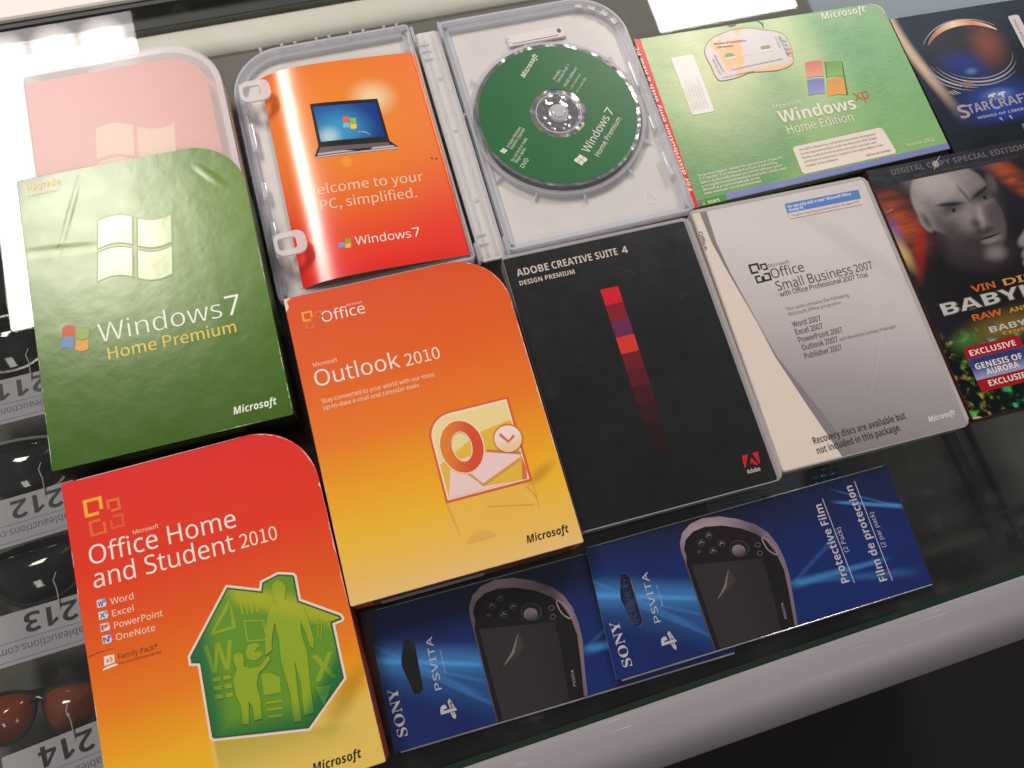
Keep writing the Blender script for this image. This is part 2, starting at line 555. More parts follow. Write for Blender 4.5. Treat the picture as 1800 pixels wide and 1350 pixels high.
# sliding door track below the glass
track = [(5, -60), (5, -28)] + [(5 + 14 - 14 * math.cos(math.radians(a)), -27 + 5 * math.sin(math.radians(a))) for a in range(10, 171, 20)] + [(34, -30), (34, -60)]
bar('door_track', [(d + 10, z + 13) for d, z in track], -640, 640, 0.0, 361, cream_mat, counter)
bar('track_lip', [(44.3, -50), (44.3, -16), (46, -16), (46, -50)], -640, 640, 0.0, 361, black_mat, counter)
bar('dark_gap_strip', [(14, -8), (14, -6.6), (-3, -6.6), (-3, -8)], -640, 640, 0.0, 361, black_mat, counter)  # black strip put in to stand for the dark of the gap
reflection_mat = plain('grey_reflection', (0.17, 0.152, 0.138), 0.7, wear=0.12, scale=0.02)
bar('ceiling_reflection_panel', [(46.3, -18), (46.3, -12), (150, -12), (150, -18)], -640, 640, 0.0, 361, reflection_mat, counter)  # grey panel standing in for the ceiling's reflection in the glass
bar('rear_panel', [(-30, -61), (-30, -930), (-26, -930), (-26, -61)], -640, 640, 0.0, 361, black_mat, counter)
shelf_mat = plain('felt_shelf', (0.125, 0.118, 0.105), 0.9, wear=0.25, scale=0.08, bump=0.15)
slab('shelf', [(-640, front_y(-640) + 22), (640, front_y(640) + 22), (640, 384), (-640, 384)], -96, -90, [shelf_mat, black_mat], counter)
bar('shelf_lip', [(-21.5, -97), (-21.5, -86), (-24, -86), (-24, -97)], -640, 640, FS, -197.8, black_mat, counter)
# shelf bracket seen through the glass on the right
slab('shelf_bracket', [(249, -176), (257, -176), (252, -30), (244, -30)], -89.8, -82, [black_mat, black_mat], counter, bevel=0.6)
slab('shelf_bracket', [(269, -176), (272, -176), (268, -30), (265, -30)], -89.8, -84, [black_mat, black_mat], counter, bevel=0.6)
slab('shelf_bracket', [(206, -158), (420, -152), (420, -148.5), (206, -154)], -89.8, -83, [black_mat, black_mat], counter, bevel=0.6)
for sx in (-640, 640):
    slab('end_panel', round_rect(6, 560, 0, sx, 90), -930, -7, [black_mat, black_mat], counter)

# ================================================================== printed packages
WHITE = (246, 226, 214)
def sheet_noise(g, amp=0.12):
    return g.noise(0.05, 4) * amp + (1 - amp / 2)

def card_side(name, c, rough=0.5, stripes=None):
    gg = Graph(name)
    n = gg.noise(0.3, 3)
    col = gg.mix(alb(c), alb(tuple(v * 0.7 for v in c)), n)
    if stripes:
        w = gg.m('SINE', (gg.x + gg.y) * 4.2)
        col = gg.mix(col, alb(stripes), gg.ss(0.2, 0.7, w) * 0.6)
    gg.surface(col, rough, 0, 0.4)
    return gg.mat

def wear_line(parent, pts, z, mat, wmax=0.7, seed=1, step=1.6, keep=0.75):
    """whitened, broken cardboard edge along a polyline (inner side on the left)"""
    rnd = random.Random(seed)
    cum = [0.0]
    for a, b in zip(pts, pts[1:]): cum.append(cum[-1] + math.hypot(b[0] - a[0], b[1] - a[1]))
    def at(q):
        k = max(0, min(len(pts) - 2, next((i - 1 for i in range(1, len(cum)) if cum[i] >= q), len(pts) - 2)))
        L = cum[k + 1] - cum[k]; f = (q - cum[k]) / L
        a, b = pts[k], pts[k + 1]
        return a[0] + (b[0] - a[0]) * f, a[1] + (b[1] - a[1]) * f, (b[0] - a[0]) / L, (b[1] - a[1]) / L
    s_ = rnd.uniform(0, 6)
    while s_ < cum[-1] - step:
        run = min(cum[-1] - s_, rnd.uniform(3, 30))
        if rnd.random() < keep and run > 1:
            k = max(2, int(run / step)); inner, outer = [], []
            for i in range(k + 1):
                x, y, dx, dy = at(s_ + run * i / k)
                w = wmax * rnd.uniform(0.1, 1.0) * math.sin(math.pi * i / k) ** 0.6 if 0 < i < k else 0.02
                outer.append((x, y)); inner.append((x - dy * w, y + dx * w))
            decal('worn_edge', outer + inner[::-1], z, mat, parent)
        s_ += run + rnd.uniform(0.5, 14)

def corner_arc(w, h, r, n=10):
    return [(w / 2 - r + r * math.cos(math.radians(90.0 * i / n)), h / 2 - r + r * math.sin(math.radians(90.0 * i / n))) for i in range(n + 1)]

# ---- green operating system box with the plastic case sliding out of it
TH = 35
bx = thing('software_box', 'green operating system box with big silver flag, above the red office box', 'box', (-286.6, 113.3, 0), -0.0053, 'retail software boxes')
g = Graph('green_print')
rx = g.noise(0.012, 2, sx=0.6)
col = g.ramp(g.y + rx * 30 - 15, -100, 100, [(-100, alb((62, 98, 24))), (-40, alb((76, 114, 30))), (20, alb((96, 132, 46))), (70, alb((104, 140, 52))), (100, alb((94, 130, 46)))])  # lighter towards the top: glare mixed into the print colour
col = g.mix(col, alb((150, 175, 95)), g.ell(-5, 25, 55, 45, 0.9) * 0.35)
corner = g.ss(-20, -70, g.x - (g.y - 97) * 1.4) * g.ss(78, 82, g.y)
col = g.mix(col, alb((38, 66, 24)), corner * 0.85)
fib = g.noise(0.7, 3, sx=0.8, sy=1.6); crink = g.noise(0.045, 3, seed=3.0)
dent = g.ell(-48, 42, 22, 2.6, 0.9, -0.12) * -1.4 + g.ell(48, 74, 2.2, 9, 0.9, 0.7) * 1.2 + g.ell(-40, 66, 1.6, 22, 0.9, -0.35) * -0.9
g.surface(col, g.noise(0.06, 3) * 0.10 + 0.175, 0, 0.38, bump=fib * 0.05 + crink * 0.9 + dent * 0.45, bump_dist=0.0003)
green_print = g.mat
green_side = card_side('green_side', (34, 52, 24), 0.4, (60, 92, 44))
out = round_rect(138.4, 193.9, (1.2, 34, 1.2, 1.2), n=14)
# a sleeve: open towards the top so that the case can slide out
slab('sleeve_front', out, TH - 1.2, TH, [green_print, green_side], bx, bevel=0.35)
slab('sleeve_back', out, 0.05, 1.1, [green_side, green_side], bx, bevel=0.3)
slab('sleeve_side', round_rect(1.0, 158, 0.2, 68.6, -17.0), 1.15, TH - 1.25, [green_side, green_side], bx)
slab('sleeve_side', round_rect(1.0, 192, 0.2, -68.6, 0), 1.15, TH - 1.25, [green_side, green_side], bx)
slab('sleeve_bottom', round_rect(136, 1.0, 0.2, 0, -96.3), 1.15, TH - 1.25, [green_side, card_side('sleeve_bottom', (26, 28, 16), 0.5, (40, 44, 26))], bx)
slab('tuck_flap', [(-30, -97.6), (38, -97.6), (40, -97.0), (-32, -97.0)], TH - 9, TH - 2.2, [green_side, green_side], bx)
Zt = TH + 0.12
foil = Graph('silver_foil')
foil.surface(foil.mix(alb((150, 172, 98)), alb((176, 192, 124)), foil.noise(0.05, 3, foil.world_pos())), 0.23, 0.0, 0.62,
             bump=foil.noise(0.045, 3, foil.world_pos()) * 1.0, bump_dist=0.0003)
edgeg = ink((116, 148, 64), 0.3)
flag(bx, (-30, 14.5), (45.5, -4.5), (5.5, 42.5), [edgeg] * 4, Zt, 0.075, gap=0.035)
flag(bx, (-29.2, 15.3), (44.0, -4.5), (5.5, 40.9), [foil.mat] * 4, Zt + 0.1, 0.075, gap=0.085)
flag(bx, (-55.6, -24.0), (15.2, -3.2), (2.6, 14.2), [(206, 84, 48), (152, 176, 76), (104, 140, 190), (228, 156, 62)], Zt, 0.09, relief=0.15)
W_ink = ink((238, 238, 226), 0.36, relief=0.15); Y_ink = ink((226, 196, 66), 0.36, relief=0.15)
text(bx, 'Windows', -33.5, -24.9, 73.0, 12.2, W_ink, Zt, ang=-0.6, res=5, offset=-0.007)
text(bx, '7', 42.2, -25.6, 8.6, 13.2, W_ink, Zt, ang=-0.6)
text(bx, 'Home Premium', -29.6, -36.8, 75.6, 7.6, Y_ink, Zt, style='light', ang=-0.3, res=4, offset=0.001)
text(bx, 'Upgrade', -63.2, 88.4, 20.4, 4.6, Y_ink, Zt, style='bold')
text(bx, 'Upgrade edition', -63.0, 83.6, 17.5, 1.3, Y_ink, Zt)
maker_mark(bx, 35.3, -88.6, 25.8, 4.6, W_ink, Zt, 0.6)

worn_g = ink((196, 206, 170), 0.7)
wear_line(bx, [(68.85, -95), (68.85, 60)], Zt, worn_g, 0.7, 3)
wear_line(bx, corner_arc(137.7, 193.2, 33.7), Zt, worn_g, 0.4, 4)
wear_line(bx, [(-66, -96.6), (66, -96.6)], Zt, worn_g, 0.5, 5)
wear_line(bx, [(-68.85, 94), (-68.85, -94)], Zt, worn_g, 0.5, 6)
for x, y, a, L in ((-20, -60, 0.2, 22), (-44, -70, 0.1, 14), (10, -50, -0.1, 9), (40, 5, 1.2, 12), (-50, -40, 0.9, 8)):
    decal('scratch', band([(x, y), (x + L * 0.5 * math.cos(a), y + L * 0.5 * math.sin(a) + 0.2), (x + L * math.cos(a), y + L * math.sin(a))], [0.03, 0.14, 0.03]), Zt + 0.05, ink((150, 170, 110), 0.5), bx)
# the orange plastic case sliding out behind it
pk = thing('disc_case', 'closed frosted case with pale red insert sliding out of the green box', 'disc case', (-284.3, 202.0, 0), 0.0)
soft_plastic = frosted('frosted_shell', (0.96, 0.90, 0.87, 1), 0.20, 0.42, 0.03, gloss=0.045)
rim_plastic = frosted('frosted_rim', (0.86, 0.86, 0.93, 1), 0.62, 0.2, 0.05)
shell = round_rect(131.0, 192.0, (7, 36, 4, 4), n=14)
slab('shell_base', shell, 2.0, 15.6, [rim_plastic, rim_plastic], pk, bevel=1.2)
slab('insert', round_rect(119, 180, (1, 26, 1, 1), -3.6, -2.6, n=12), 25.6, 26.0, [None, None][:0] or [ink((232, 84, 60)), ink((232, 84, 60))], pk)
insert = pk.children[-1]
g = Graph('pale_insert')
col = g.mix(alb((252, 138, 98)), alb((254, 186, 104)), g.ell(14, 28, 54, 66, 0.9))
g.surface(g.mix(col, alb((250, 184, 130)), g.ell(8, 20, 30, 30, 0.9) * 0.5), 0.5)
insert.data.materials[0] = g.mat
flag(insert, (-26, -8), (50, -6), (5, 50), [(254, 194, 138)] * 4, 26.2, 0.07, gap=0.05)
slab('shell_lid', shell, 27.4, 29.4, [soft_plastic, soft_plastic], pk, bevel=1.0, seg=3)
ring_wall('shell_wall', offset_poly(shell, 0.4), offset_poly(shell, 4.2), 16.0, 27.3, [rim_plastic], pk)
slab('hinge_tab', round_rect(34, 1.8, 0.6, -38, 96.6), 10, 26.5, [rim_plastic, rim_plastic], pk, bevel=0.4)

# ---- orange mail program box
TH = 30
bx = thing('software_box', 'orange to yellow mail program box left of the black case', 'box', (-140.8, -4.2, 0), -0.0011, 'retail software boxes')
g = Graph('orange_print')
n = g.noise(0.03, 3)
col = g.ramp(g.y + n * 6 - 3, -98, 98, [(-98, alb((236, 196, 128))), (-80, alb((238, 190, 88))), (-56, alb((242, 186, 50))), (-40, alb((241, 172, 36))), (0, alb((236, 124, 34))), (40, alb((230, 98, 30))), (98, alb((222, 78, 32)))])
# mirror image of the icon on the printed table top and its cast tint, part of the artwork
refl = g.ss(-4, -2, g.x) * g.ss(51, 49, g.x) * g.ss(-82, -54, g.y) * g.ss(-53.8, -54.3, g.y)
col = g.mix(col, alb((236, 186, 92)), refl * 0.55)
col = g.mix(col, alb((168, 120, 20)), g.ell(56, -51, 9, 3.2, 0.8, 0.5) * 0.55)
g.surface(col, g.noise(0.05, 3) * 0.1 + 0.42, 0, 0.22, bump=g.noise(0.6, 3) * 0.4 + g.noise(0.03, 2) * 2, bump_dist=0.00012)
side_o = card_side('orange_side', (96, 66, 46), 0.5)
out = round_rect(139, 194, (1.5, 34, 1.2, 1.2), n=14)
slab('carton', out, 0.05, TH, [g.mat, card_side('carton_side', (205, 105, 45), 0.5)], bx, bevel=0.5)
slab('tuck_flap', round_rect(120, 0.7, 0.2, 3, -97.3), 3, TH - 3.0, [side_o, side_o], bx)
slab('bottom_label', round_rect(62, 0.5, 0.2, -22, -98.0), 8, TH - 9, [ink((150, 150, 160))] * 2, bx)
Zt = TH + 0.12
Wi = ink(WHITE); Wl = ink((250, 216, 190))
office_mark(bx, [(-57.3, 82.0, 6.6, 1.3, 'br'), (-50.6, 81.4, 4.6, 0.9, 'bl'), (-57.0, 75.6, 4.8, 0.9, 'tr'), (-51.0, 75.0, 5.0, 0.9, 'tl')], Zt, [(240, 160, 30), (224, 110, 30), (226, 104, 40), (214, 78, 40)])
text(bx, 'Office', -49.0, 75.6, 27.2, 7.1, Wi, Zt, res=4)
text(bx, 'Microsoft', -32.3, 82.6, 10.0, 1.6, Wl, Zt, style='light')
text(bx, 'Microsoft', -60.4, 48.2, 15.0, 2.5, Wl, Zt)
text(bx, 'Outlook', -61.4, 35.3, 52.4, 10.3, Wi, Zt, res=5)
text(bx, '2010', -5.6, 34.8, 22.0, 7.8, Wl, Zt, style='light', res=4, offset=0.002)
text(bx, 'Stay connected to your world with our most', -60.0, 24.2, 69.8, 2.8, Wl, Zt, res=2)
text(bx, 'up-to-date e-mail and calendar tools', -60.0, 19.8, 59.0, 2.8, Wl, Zt, res=2)
maker_mark(bx, 36.9, -88.9, 26.0, 4.5, ink((36, 26, 16)), Zt)
# mail icon
def icon_outline(x0, y0, x1, y1, r):
    pts = [(x0, y0), (x1, y0), (x1, y1)]
    return pts + [(x0 + r + r * math.cos(math.radians(a)), y1 - r + r * math.sin(math.radians(a))) for a in range(90, 181, 9)]
decal('icon_border', icon_outline(-3.0, -54.0, 50.2, 0.4, 15), Zt, ink((222, 96, 46)), bx)
decal('icon_ground', icon_outline(-1.7, -52.6, 48.6, -1.0, 14), Zt + 0.1, ink((246, 222, 196)), bx)
decal('icon_ground', icon_outline(-0.8, -51.8, 47.6, -2.4, 13.4), Zt + 0.16, ink((240, 216, 152)), bx)
decal('envelope', [(-0.6, -30.5), (28, -17.0), (47.6, -14.2), (47.8, -38), (46.4, -51.6), (-0.6, -51.8)], Zt + 0.22, ink((230, 184, 62)), bx)
decal('envelope', [(2.5, -30.5), (28, -30.2), (47.8, -36.6), (45.9, -39.6), (21.4, -48.2), (14.0, -40.0), (6, -33)], Zt + 0.34, ink((240, 206, 206)), bx)
decal('envelope', [(4.4, -35.0), (14.6, -40.6), (20.6, -49.8), (40, -51.7), (-0.7, -51.8)], Zt + 0.28, ink((240, 206, 200)), bx)
decal('envelope', band([(28.4, -29.4), (47.9, -36.0)], 1.7), Zt + 0.40, ink((206, 126, 52)), bx)
decal('envelope', band([(14.4, -40.2), (21.1, -48.9), (46.4, -39.2)], 1.5), Zt + 0.40, ink((218, 150, 84)), bx)
decal('envelope', [(44.6, -51.6), (47.8, -38), (48.4, -46), (47.4, -51.8)], Zt + 0.45, ink((222, 110, 60)), bx)
Oo = ellipse(14.6, -23.2, 12.8, 16.2, 48, 0.03); Oi = ellipse(14.7, -23.1, 6.1, 9.5, 48, 0.0)
annulus('letter_halo', ellipse(14.6, -23.2, 13.6, 17.0, 48, 0.03), ellipse(14.7, -23.1, 5.5, 8.9, 48), Zt + 0.5, ink((246, 218, 190)), bx)
go = Graph('letter_gradient')
go.surface(go.mix(alb((226, 130, 42)), alb((218, 76, 44)), go.ss(2, 22, go.x - go.y * 0.25 - 6)), 0.42, 0, 0.4)
annulus('letter', Oo, Oi, Zt + 0.56, go.mat, bx)
decal('clock_rim', ellipse(42.9, -25.2, 9.0, 9.0), Zt + 0.6, ink((214, 118, 50)), bx)
gc = Graph('clock_gradient')
gc.surface(gc.mix(alb((240, 200, 150)), alb((246, 222, 214)), gc.ss(-33, -22, gc.y)), 0.42, 0, 0.4)
decal('clock_face', ellipse(42.8, -25.6, 8.3, 8.3), Zt + 0.66, gc.mat, bx)
decal('clock_hands', band([(38.6, -21.6), (42.6, -27.4), (46.8, -24.6)], 1.8), Zt + 0.72, ink((214, 112, 58)), bx)
fl_ink = ink((226, 160, 66))
decal('icon_reflection', band([(-2.6, -55.0), (0.2, -74)], [1.0, 0.4]), Zt, fl_ink, bx)
decal('icon_reflection', band([(49.9, -55), (49.4, -72)], [1.0, 0.4]), Zt, fl_ink, bx)
decal('icon_reflection', band([(46, -56.5), (49.6, -64)], [0.8, 0.4]), Zt, fl_ink, bx)
decal('icon_reflection', band([(20, -62), (47, -68)], 0.6), Zt, fl_ink, bx)
decal('icon_reflection', ellipse(12, -80, 8.5, 5, 20, 0, 0, math.pi), Zt, ink((228, 178, 84)), bx)
# white worn cardboard at the corners
worn = ink((232, 214, 196), 0.8)
decal('worn_edge', [(-69.2, 96.6), (-64.5, 96.7), (-67.5, 94.5), (-67.0, 90.5), (-69.2, 87.5)], Zt, worn, bx)
decal('worn_edge', [(69.2, 62), (68.7, 58), (69.2, -20), (69.3, -60), (69.35, 0)], Zt, worn, bx)

wear_line(bx, [(69.1, -95), (69.1, 60)], Zt, worn, 0.6, 7)
wear_line(bx, corner_arc(138.2, 193.2, 33.6), Zt, worn, 0.5, 8)
wear_line(bx, [(-67, -96.6), (67, -96.6)], Zt, worn, 0.6, 9)
wear_line(bx, [(-69.1, 86), (-69.1, -94)], Zt, worn, 0.4, 10, keep=0.5)
# ---- red office suite box
bx = thing('software_box', 'red to yellow office box with green house picture, nearest on the left', 'box', (-281.8, -87.4, 0), 0.0175, 'retail software boxes')
g = Graph('red_print')
n = g.noise(0.03, 3)
col = g.ramp(g.y + n * 6 - 3, -100, 98, [(-100, alb((244, 194, 48))), (-62, alb((241, 176, 36))), (-30, alb((234, 128, 30))), (5, alb((230, 92, 30))), (40, alb((228, 58, 30))), (98, alb((224, 38, 34)))])
pale = g.ss(-17, -15.5, g.x) * g.ss(-52, -70, g.y)
col = g.mix(col, alb((226, 196, 104)), pale * 0.8)
col = g.mix(col, alb((150, 150, 50)), g.ss(-15, -13, g.x) * g.ss(68, 40, g.x) * g.ss(-61, -66, g.y + g.x * 0.19) * g.ss(-90, -64, g.y) * 0.55)
col = g.mix(col, alb((120, 100, 20)), g.ell(58, -60, 16, 5, 0.9, 0.8) * 0.45)
g.surface(col, g.noise(0.05, 3) * 0.1 + 0.42, 0, 0.22, bump=g.noise(0.6, 3) * 0.4 + g.noise(0.03, 2) * 2, bump_dist=0.00012)
out = round_rect(141.3, 197.4, (1.5, 36, 1.2, 1.2), n=14)
slab('carton', out, 0.05, TH, [g.mat, card_side('red_side', (180, 70, 40), 0.5)], bx, bevel=0.5)
office_mark(bx, [(-55.2, 80.4, 10.4, 1.9, 'br'), (-44.2, 78.4, 7.4, 1.5, 'bl'), (-54.5, 68.2, 9.0, 1.5, 'tr'), (-43.8, 68.6, 8.0, 1.5, 'tl')], Zt, [(242, 170, 30), (230, 110, 30), (232, 104, 30), (226, 84, 30)])
text(bx, 'Microsoft', -36.4, 58.6, 14.2, 2.3, Wl, Zt)
text(bx, 'Office Home', -61.6, 48.2, 81.4, 10.6, Wi, Zt, ang=-0.9, res=5)
text(bx, 'and Student', -61.4, 34.8, 77.6, 10.4, Wi, Zt, ang=-0.9, res=5)
text(bx, '2010', 19.6, 34.0, 21.0, 7.9, Wl, Zt, style='light', ang=-1.0, res=4, offset=0.002)
for i, (s, w, ltr, ic) in enumerate((('Word', 12.4, 'W', (60, 84, 150)), ('Excel', 11.4, 'X', (60, 120, 70)), ('PowerPoint', 26.0, 'P', (190, 80, 60)), ('OneNote', 20.8, 'N', (110, 60, 140)))):
    yb = 23.6 - 6.62 * i
    text(bx, s, -54.3, yb, w, 3.5, Wl, Zt, ang=-1.6)
    page = ink((226, 214, 224))
    decal('program_icon', [(-61.4, yb + 0.2), (-57.0, yb), (-56.4, yb + 1.6), (-56.6, yb + 4.3), (-61.3, yb + 4.5)], Zt, page, bx)
    decal('program_icon', [(-58.0, yb + 2.2), (-56.3, yb + 2.2), (-56.5, yb + 4.4), (-58.0, yb + 4.4)], Zt + 0.08, ink(tuple(min(255, v + 70) for v in ic)), bx)
    text(bx, ltr, -60.9, yb + 0.8, 3.0, 2.8, ink(ic), Zt + 0.14, style='bold', name='program_icon')
decal('laptop_mark', [(-62.4, -7.6), (-57.0, -7.2), (-56.5, -2.9), (-62.0, -2.6)], Zt, Wi, bx)
decal('laptop_mark', [(-64.0, -9.8), (-55.2, -9.0), (-56.6, -7.9), (-62.6, -8.4)], Zt, Wi, bx)
text(bx, 'x3', -61.3, -6.3, 3.6, 2.4, ink((224, 120, 50)), Zt + 0.1, style='bold')
brown = ink((110, 52, 26))
text(bx, 'Family Pack*', -54.8, -6.3, 21.0, 2.9, brown, Zt, ang=-1.4)
text(bx, 'For noncommercial use', -54.7, -9.2, 22.3, 1.5, brown, Zt, ang=-0.6, res=2)
maker_mark(bx, 32.5, -92.5, 26.5, 4.5, ink((36, 26, 16)), Zt)
house = [(-19.4, -15.4), (7.5, 16.6), (24.8, 9.4), (26.1, 13.3), (36.5, 15.5), (45.1, 12.6), (46.3, 10.7), (45.8, -2.7), (65.7, -17.0), (66.7, -20.2), (65.1, -21.4), (60.8, -21.8), (60.3, -51.4), (35.5, -71.7), (-14.3, -62.0), (-15.9, -60.1), (-15.1, -21.8), (-19.6, -20.4)]
house_ccw = house[::-1]
decal('house_outline', house_ccw, Zt, ink((238, 214, 196)), bx)
decal('house_edge', offset_poly(house_ccw, 1.35), Zt + 0.1, ink((44, 96, 50)), bx)
def green_field(name, base, low, rim):
    gg = Graph(name)
    edge = gg.m('MAXIMUM', gg.ss(0, -14, gg.x), gg.m('MAXIMUM', gg.ss(-50, -66, gg.y + gg.x * 0.1), gg.ss(-20, -32, gg.y - gg.x + 70)))
    c = gg.mix(alb(base), alb(low), gg.m('MULTIPLY', edge, 0.9))
    c = gg.mix(c, alb(rim), gg.ss(10, 2, gg.m('ABSOLUTE', gg.y + gg.x * 0.55 - 17)) * gg.ss(5, 14, gg.x) * 0.65 * gg.ss(70, 10, gg.y))
    gg.surface(c, 0.42, 0, 0.4)
    return gg.mat
fld = green_field('house_field', (100, 148, 36), (16, 102, 58), (190, 186, 30))
lit = green_field('house_figures', (144, 168, 36), (44, 126, 52), (180, 180, 36))
decal('house_field', offset_poly(house_ccw, 2.3), Zt + 0.2, fld, bx)
Zh = Zt + 0.3
woman = [(31.6, 6.5), (32.4, 9.6), (35.4, 11.0), (38.4, 9.4), (39.3, 5.6), (38.2, 1.8), (36.9, -0.6), (41.5, -2.8), (46.3, -7.6), (47.6, -17), (48.1, -26.3), (46.7, -31.0), (45.1, -29.2), (44.4, -21), (43.0, -15.0), (42.0, -22), (43.0, -31), (40.8, -50), (39.6, -63.6), (34.4, -63.0), (36.1, -46), (35.4, -34.0), (33.6, -50), (32.4, -65.8), (28.4, -65.0), (29.6, -50), (28.4, -33), (29.6, -21.1), (29.4, -11), (26.4, -18), (24.7, -25.2), (21.0, -27.0), (22.6, -18), (25.4, -8.4), (28.6, -2.6), (32.4, -1.0), (31.4, 2.5)]
child = [(3.8, -24.2), (4.6, -21.8), (7.2, -20.9), (9.6, -23.0), (9.3, -26.6), (8.5, -29.1), (12, -31.2), (17, -31.6), (22.3, -27.3), (23.2, -29.6), (19, -33.0), (15.4, -35.2), (13.4, -40.3), (13.8, -48), (12.6, -58.2), (8.4, -58.0), (9.0, -51), (7.6, -47.6), (5.4, -59.2), (2.3, -58.0), (3.2, -49), (1.6, -42), (2.0, -33.5), (4.6, -29.8)]
decal('woman_silhouette', woman, Zh + 0.4, lit, bx)
decal('child_silhouette', child, Zh + 0.43, lit, bx)
sym_z = Zh
for poly in [
    [(8.3, 9.3), (8.6, -8.1), (-6.0, -8.0), (-4.6, -6.6), (6.4, -6.4)], [(8.3, 9.3), (6.4, 3.4), (-3.2, -6.6), (-6.0, -8.0)],
    [(13, 6.5), (14.2, 6.3), (14, -2), (12.8, -1.8)], [(15.6, 6), (16.6, 5.8), (16.5, -2.4), (15.4, -2.2)], [(18, 4), (19.6, 3.6), (19.4, -2.8), (17.8, -2.6)], [(21, 1), (22.6, 0.6), (22.4, -3.2), (20.8, -3)],
    [(13, -5), (24, -8), (24, -9), (13, -6)], [(13, -5), (14, -5), (13.6, -17), (12.6, -17)], [(12.6, -17), (23.8, -19.6), (23.8, -18.6), (12.6, -16)], [(23, -8), (24, -8), (23.8, -19.6), (22.8, -19.4)],
    ellipse(15.4, -23.2, 4.6, 4.6, 24, 0, 0.6, 6.0) + [(15.4, -23.2)],
    [(16.7, -35.8), (21.6, -36.6), (25.9, -40.1), (24.9, -48.2), (15.9, -47.0)],
    [(16, -50.4), (24.6, -51.8), (24.6, -53.2), (16, -51.8)], [(16, -54), (24.2, -55.4), (24.2, -56.8), (16, -55.4)], [(15.6, -57.6), (23.8, -59), (23.8, -60.4), (15.6, -59)],
    [(-9, -30), (-4.4, -30.6), (-4.6, -33), (-9, -32.4)], [(-3, -30.8), (1, -31.3), (0.8, -33.6), (-3.2, -33.1)], [(-9, -34.6), (-4.6, -35.2), (-4.8, -37.6), (-9.2, -37)], [(-3.2, -35.4), (0.6, -35.9), (0.4, -38.2), (-3.4, -37.7)], [(-9.2, -39.2), (-4.8, -39.8), (-5, -42.2), (-9.4, -41.6)], [(-3.4, -40), (0.4, -40.5), (0.2, -42.8), (-3.6, -42.3)],
    band([(52.5, -16), (50.4, -26)], 0.7), band([(50.4, -26), (52.0, -27.2)], 0.7), band([(52.0, -27), (54.4, -17)], 0.7), band([(54.4, -17), (52.6, -15.4)], 0.7),
    [(43, -51), (52, -52), (45.4, -62)],
]:
    sym_z += 0.012
    decal('house_symbol', poly, sym_z, lit, bx)
text(bx, 'W', -11.4, -27.4, 15.5, 15.0, lit, Zh, style='bold', name='house_symbol', ang=-4)
text(bx, 'X', 43.6, -48.4, 12.0, 14.0, lit, Zh, style='bold', name='house_symbol', ang=-4)
decal('worn_edge', [(-62, 98.5), (-10, 98.55), (30, 98.5), (30, 98.25), (-62, 98.2)], Zt, worn, bx)
decal('worn_edge', [(70.5, 60), (69.6, 58), (70.4, 56), (70.55, -60)], Zt, worn, bx)
decal('scratch', band([(-70, -0.5), (-63, 0.4), (-56.5, 0.2)], [0.5, 0.3, 0.15]), Zt, ink((150, 60, 30)), bx)

wear_line(bx, [(70.3, -96), (70.3, 60)], Zt, worn, 0.6, 11)
wear_line(bx, corner_arc(140.6, 196.7, 35.6), Zt, worn, 0.6, 12)
wear_line(bx, [(34, 98.35), (-68, 98.35)], Zt, worn, 0.4, 13)
wear_line(bx, [(-70.3, 95), (-70.3, -96)], Zt, worn, 0.4, 14, keep=0.5)
# ---- keep cases: a grey plastic shell with a printed sheet under a clear film
def keep_case(name, label, loc, rot, sheet, shell_mat, group=None, sheet_box=(-67.0, -94.3, 62.5, 92.5), depth=15.0):
    t = thing(name, label, 'disc case', loc, rot, group)
    out = round_rect(134.6, 190.0, (2.0, 4.5, 4.5, 2.0))
    slab('case_back', out, 0.05, depth * 0.46, [shell_mat, shell_mat], t, bevel=1.0, seg=3)
    slab('case_front', out, depth * 0.5, depth - 0.3, [shell_mat, shell_mat], t, bevel=1.4, seg=3)
    slab('case_seam', offset_poly(out, 1.6), depth * 0.44, depth * 0.52, [shell_mat, black_mat], t)
    x0, y0, x1, y1 = sheet_box
    s = slab('cover_sheet', round_rect(x1 - x0, y1 - y0, (0.4, 1.6, 1.6, 0.4), (x0 + x1) / 2, (y0 + y1) / 2), depth - 0.28, depth - 0.12, [sheet, sheet], t)
    return t, depth
film_mat = clear('clear_film', (0.97, 0.97, 0.97, 1), 0.09, 1.46)
def clear_film(t, outline, z, mat=None):
    return slab('clear_film', outline, z, z + 0.12, [mat or film_mat, mat or film_mat], t)
grey_shell = frosted('grey_case_plastic', (0.52, 0.48, 0.48, 1), 0.9, 0.22, 0.05)
g = Graph('black_cover')
n = g.noise(0.02, 5, sy=0.7); sm = g.noise(0.09, 4)
col = g.mix((0.004, 0.004, 0.005, 1), (0.018, 0.017, 0.018, 1), n * n * 1.3)
g.surface(col, sm * 0.14 + 0.24, 0, 0.5, bump=g.noise(0.02, 3, sy=0.6) * 3, bump_dist=0.0004)
t, D = keep_case('disc_case', 'black design software case with a falling strip of red squares', (0, 0, 0), -0.010, g.mat, grey_shell, 'dvd style software cases')
Zc = D - 0.04
gw = ink((226, 210, 202), 0.3)
text(t, 'ADOBE', -60.6, 78.3, 22.2, 5.2, gw, Zc, style='bold', offset=0.0, res=3)
text(t, 'CREATIVE', -36.2, 78.3, 28.4, 5.2, gw, Zc, style='bold', res=3)
text(t, 'SUITE', -5.4, 78.3, 15.6, 5.2, gw, Zc, style='bold', res=3)
text(t, '4', 13.6, 78.3, 4.0, 5.2, gw, Zc, style='bold', res=3)
text(t, 'DESIGN PREMIUM', -60.6, 71.6, 38.2, 3.3, gw, Zc, style='bold', res=3)
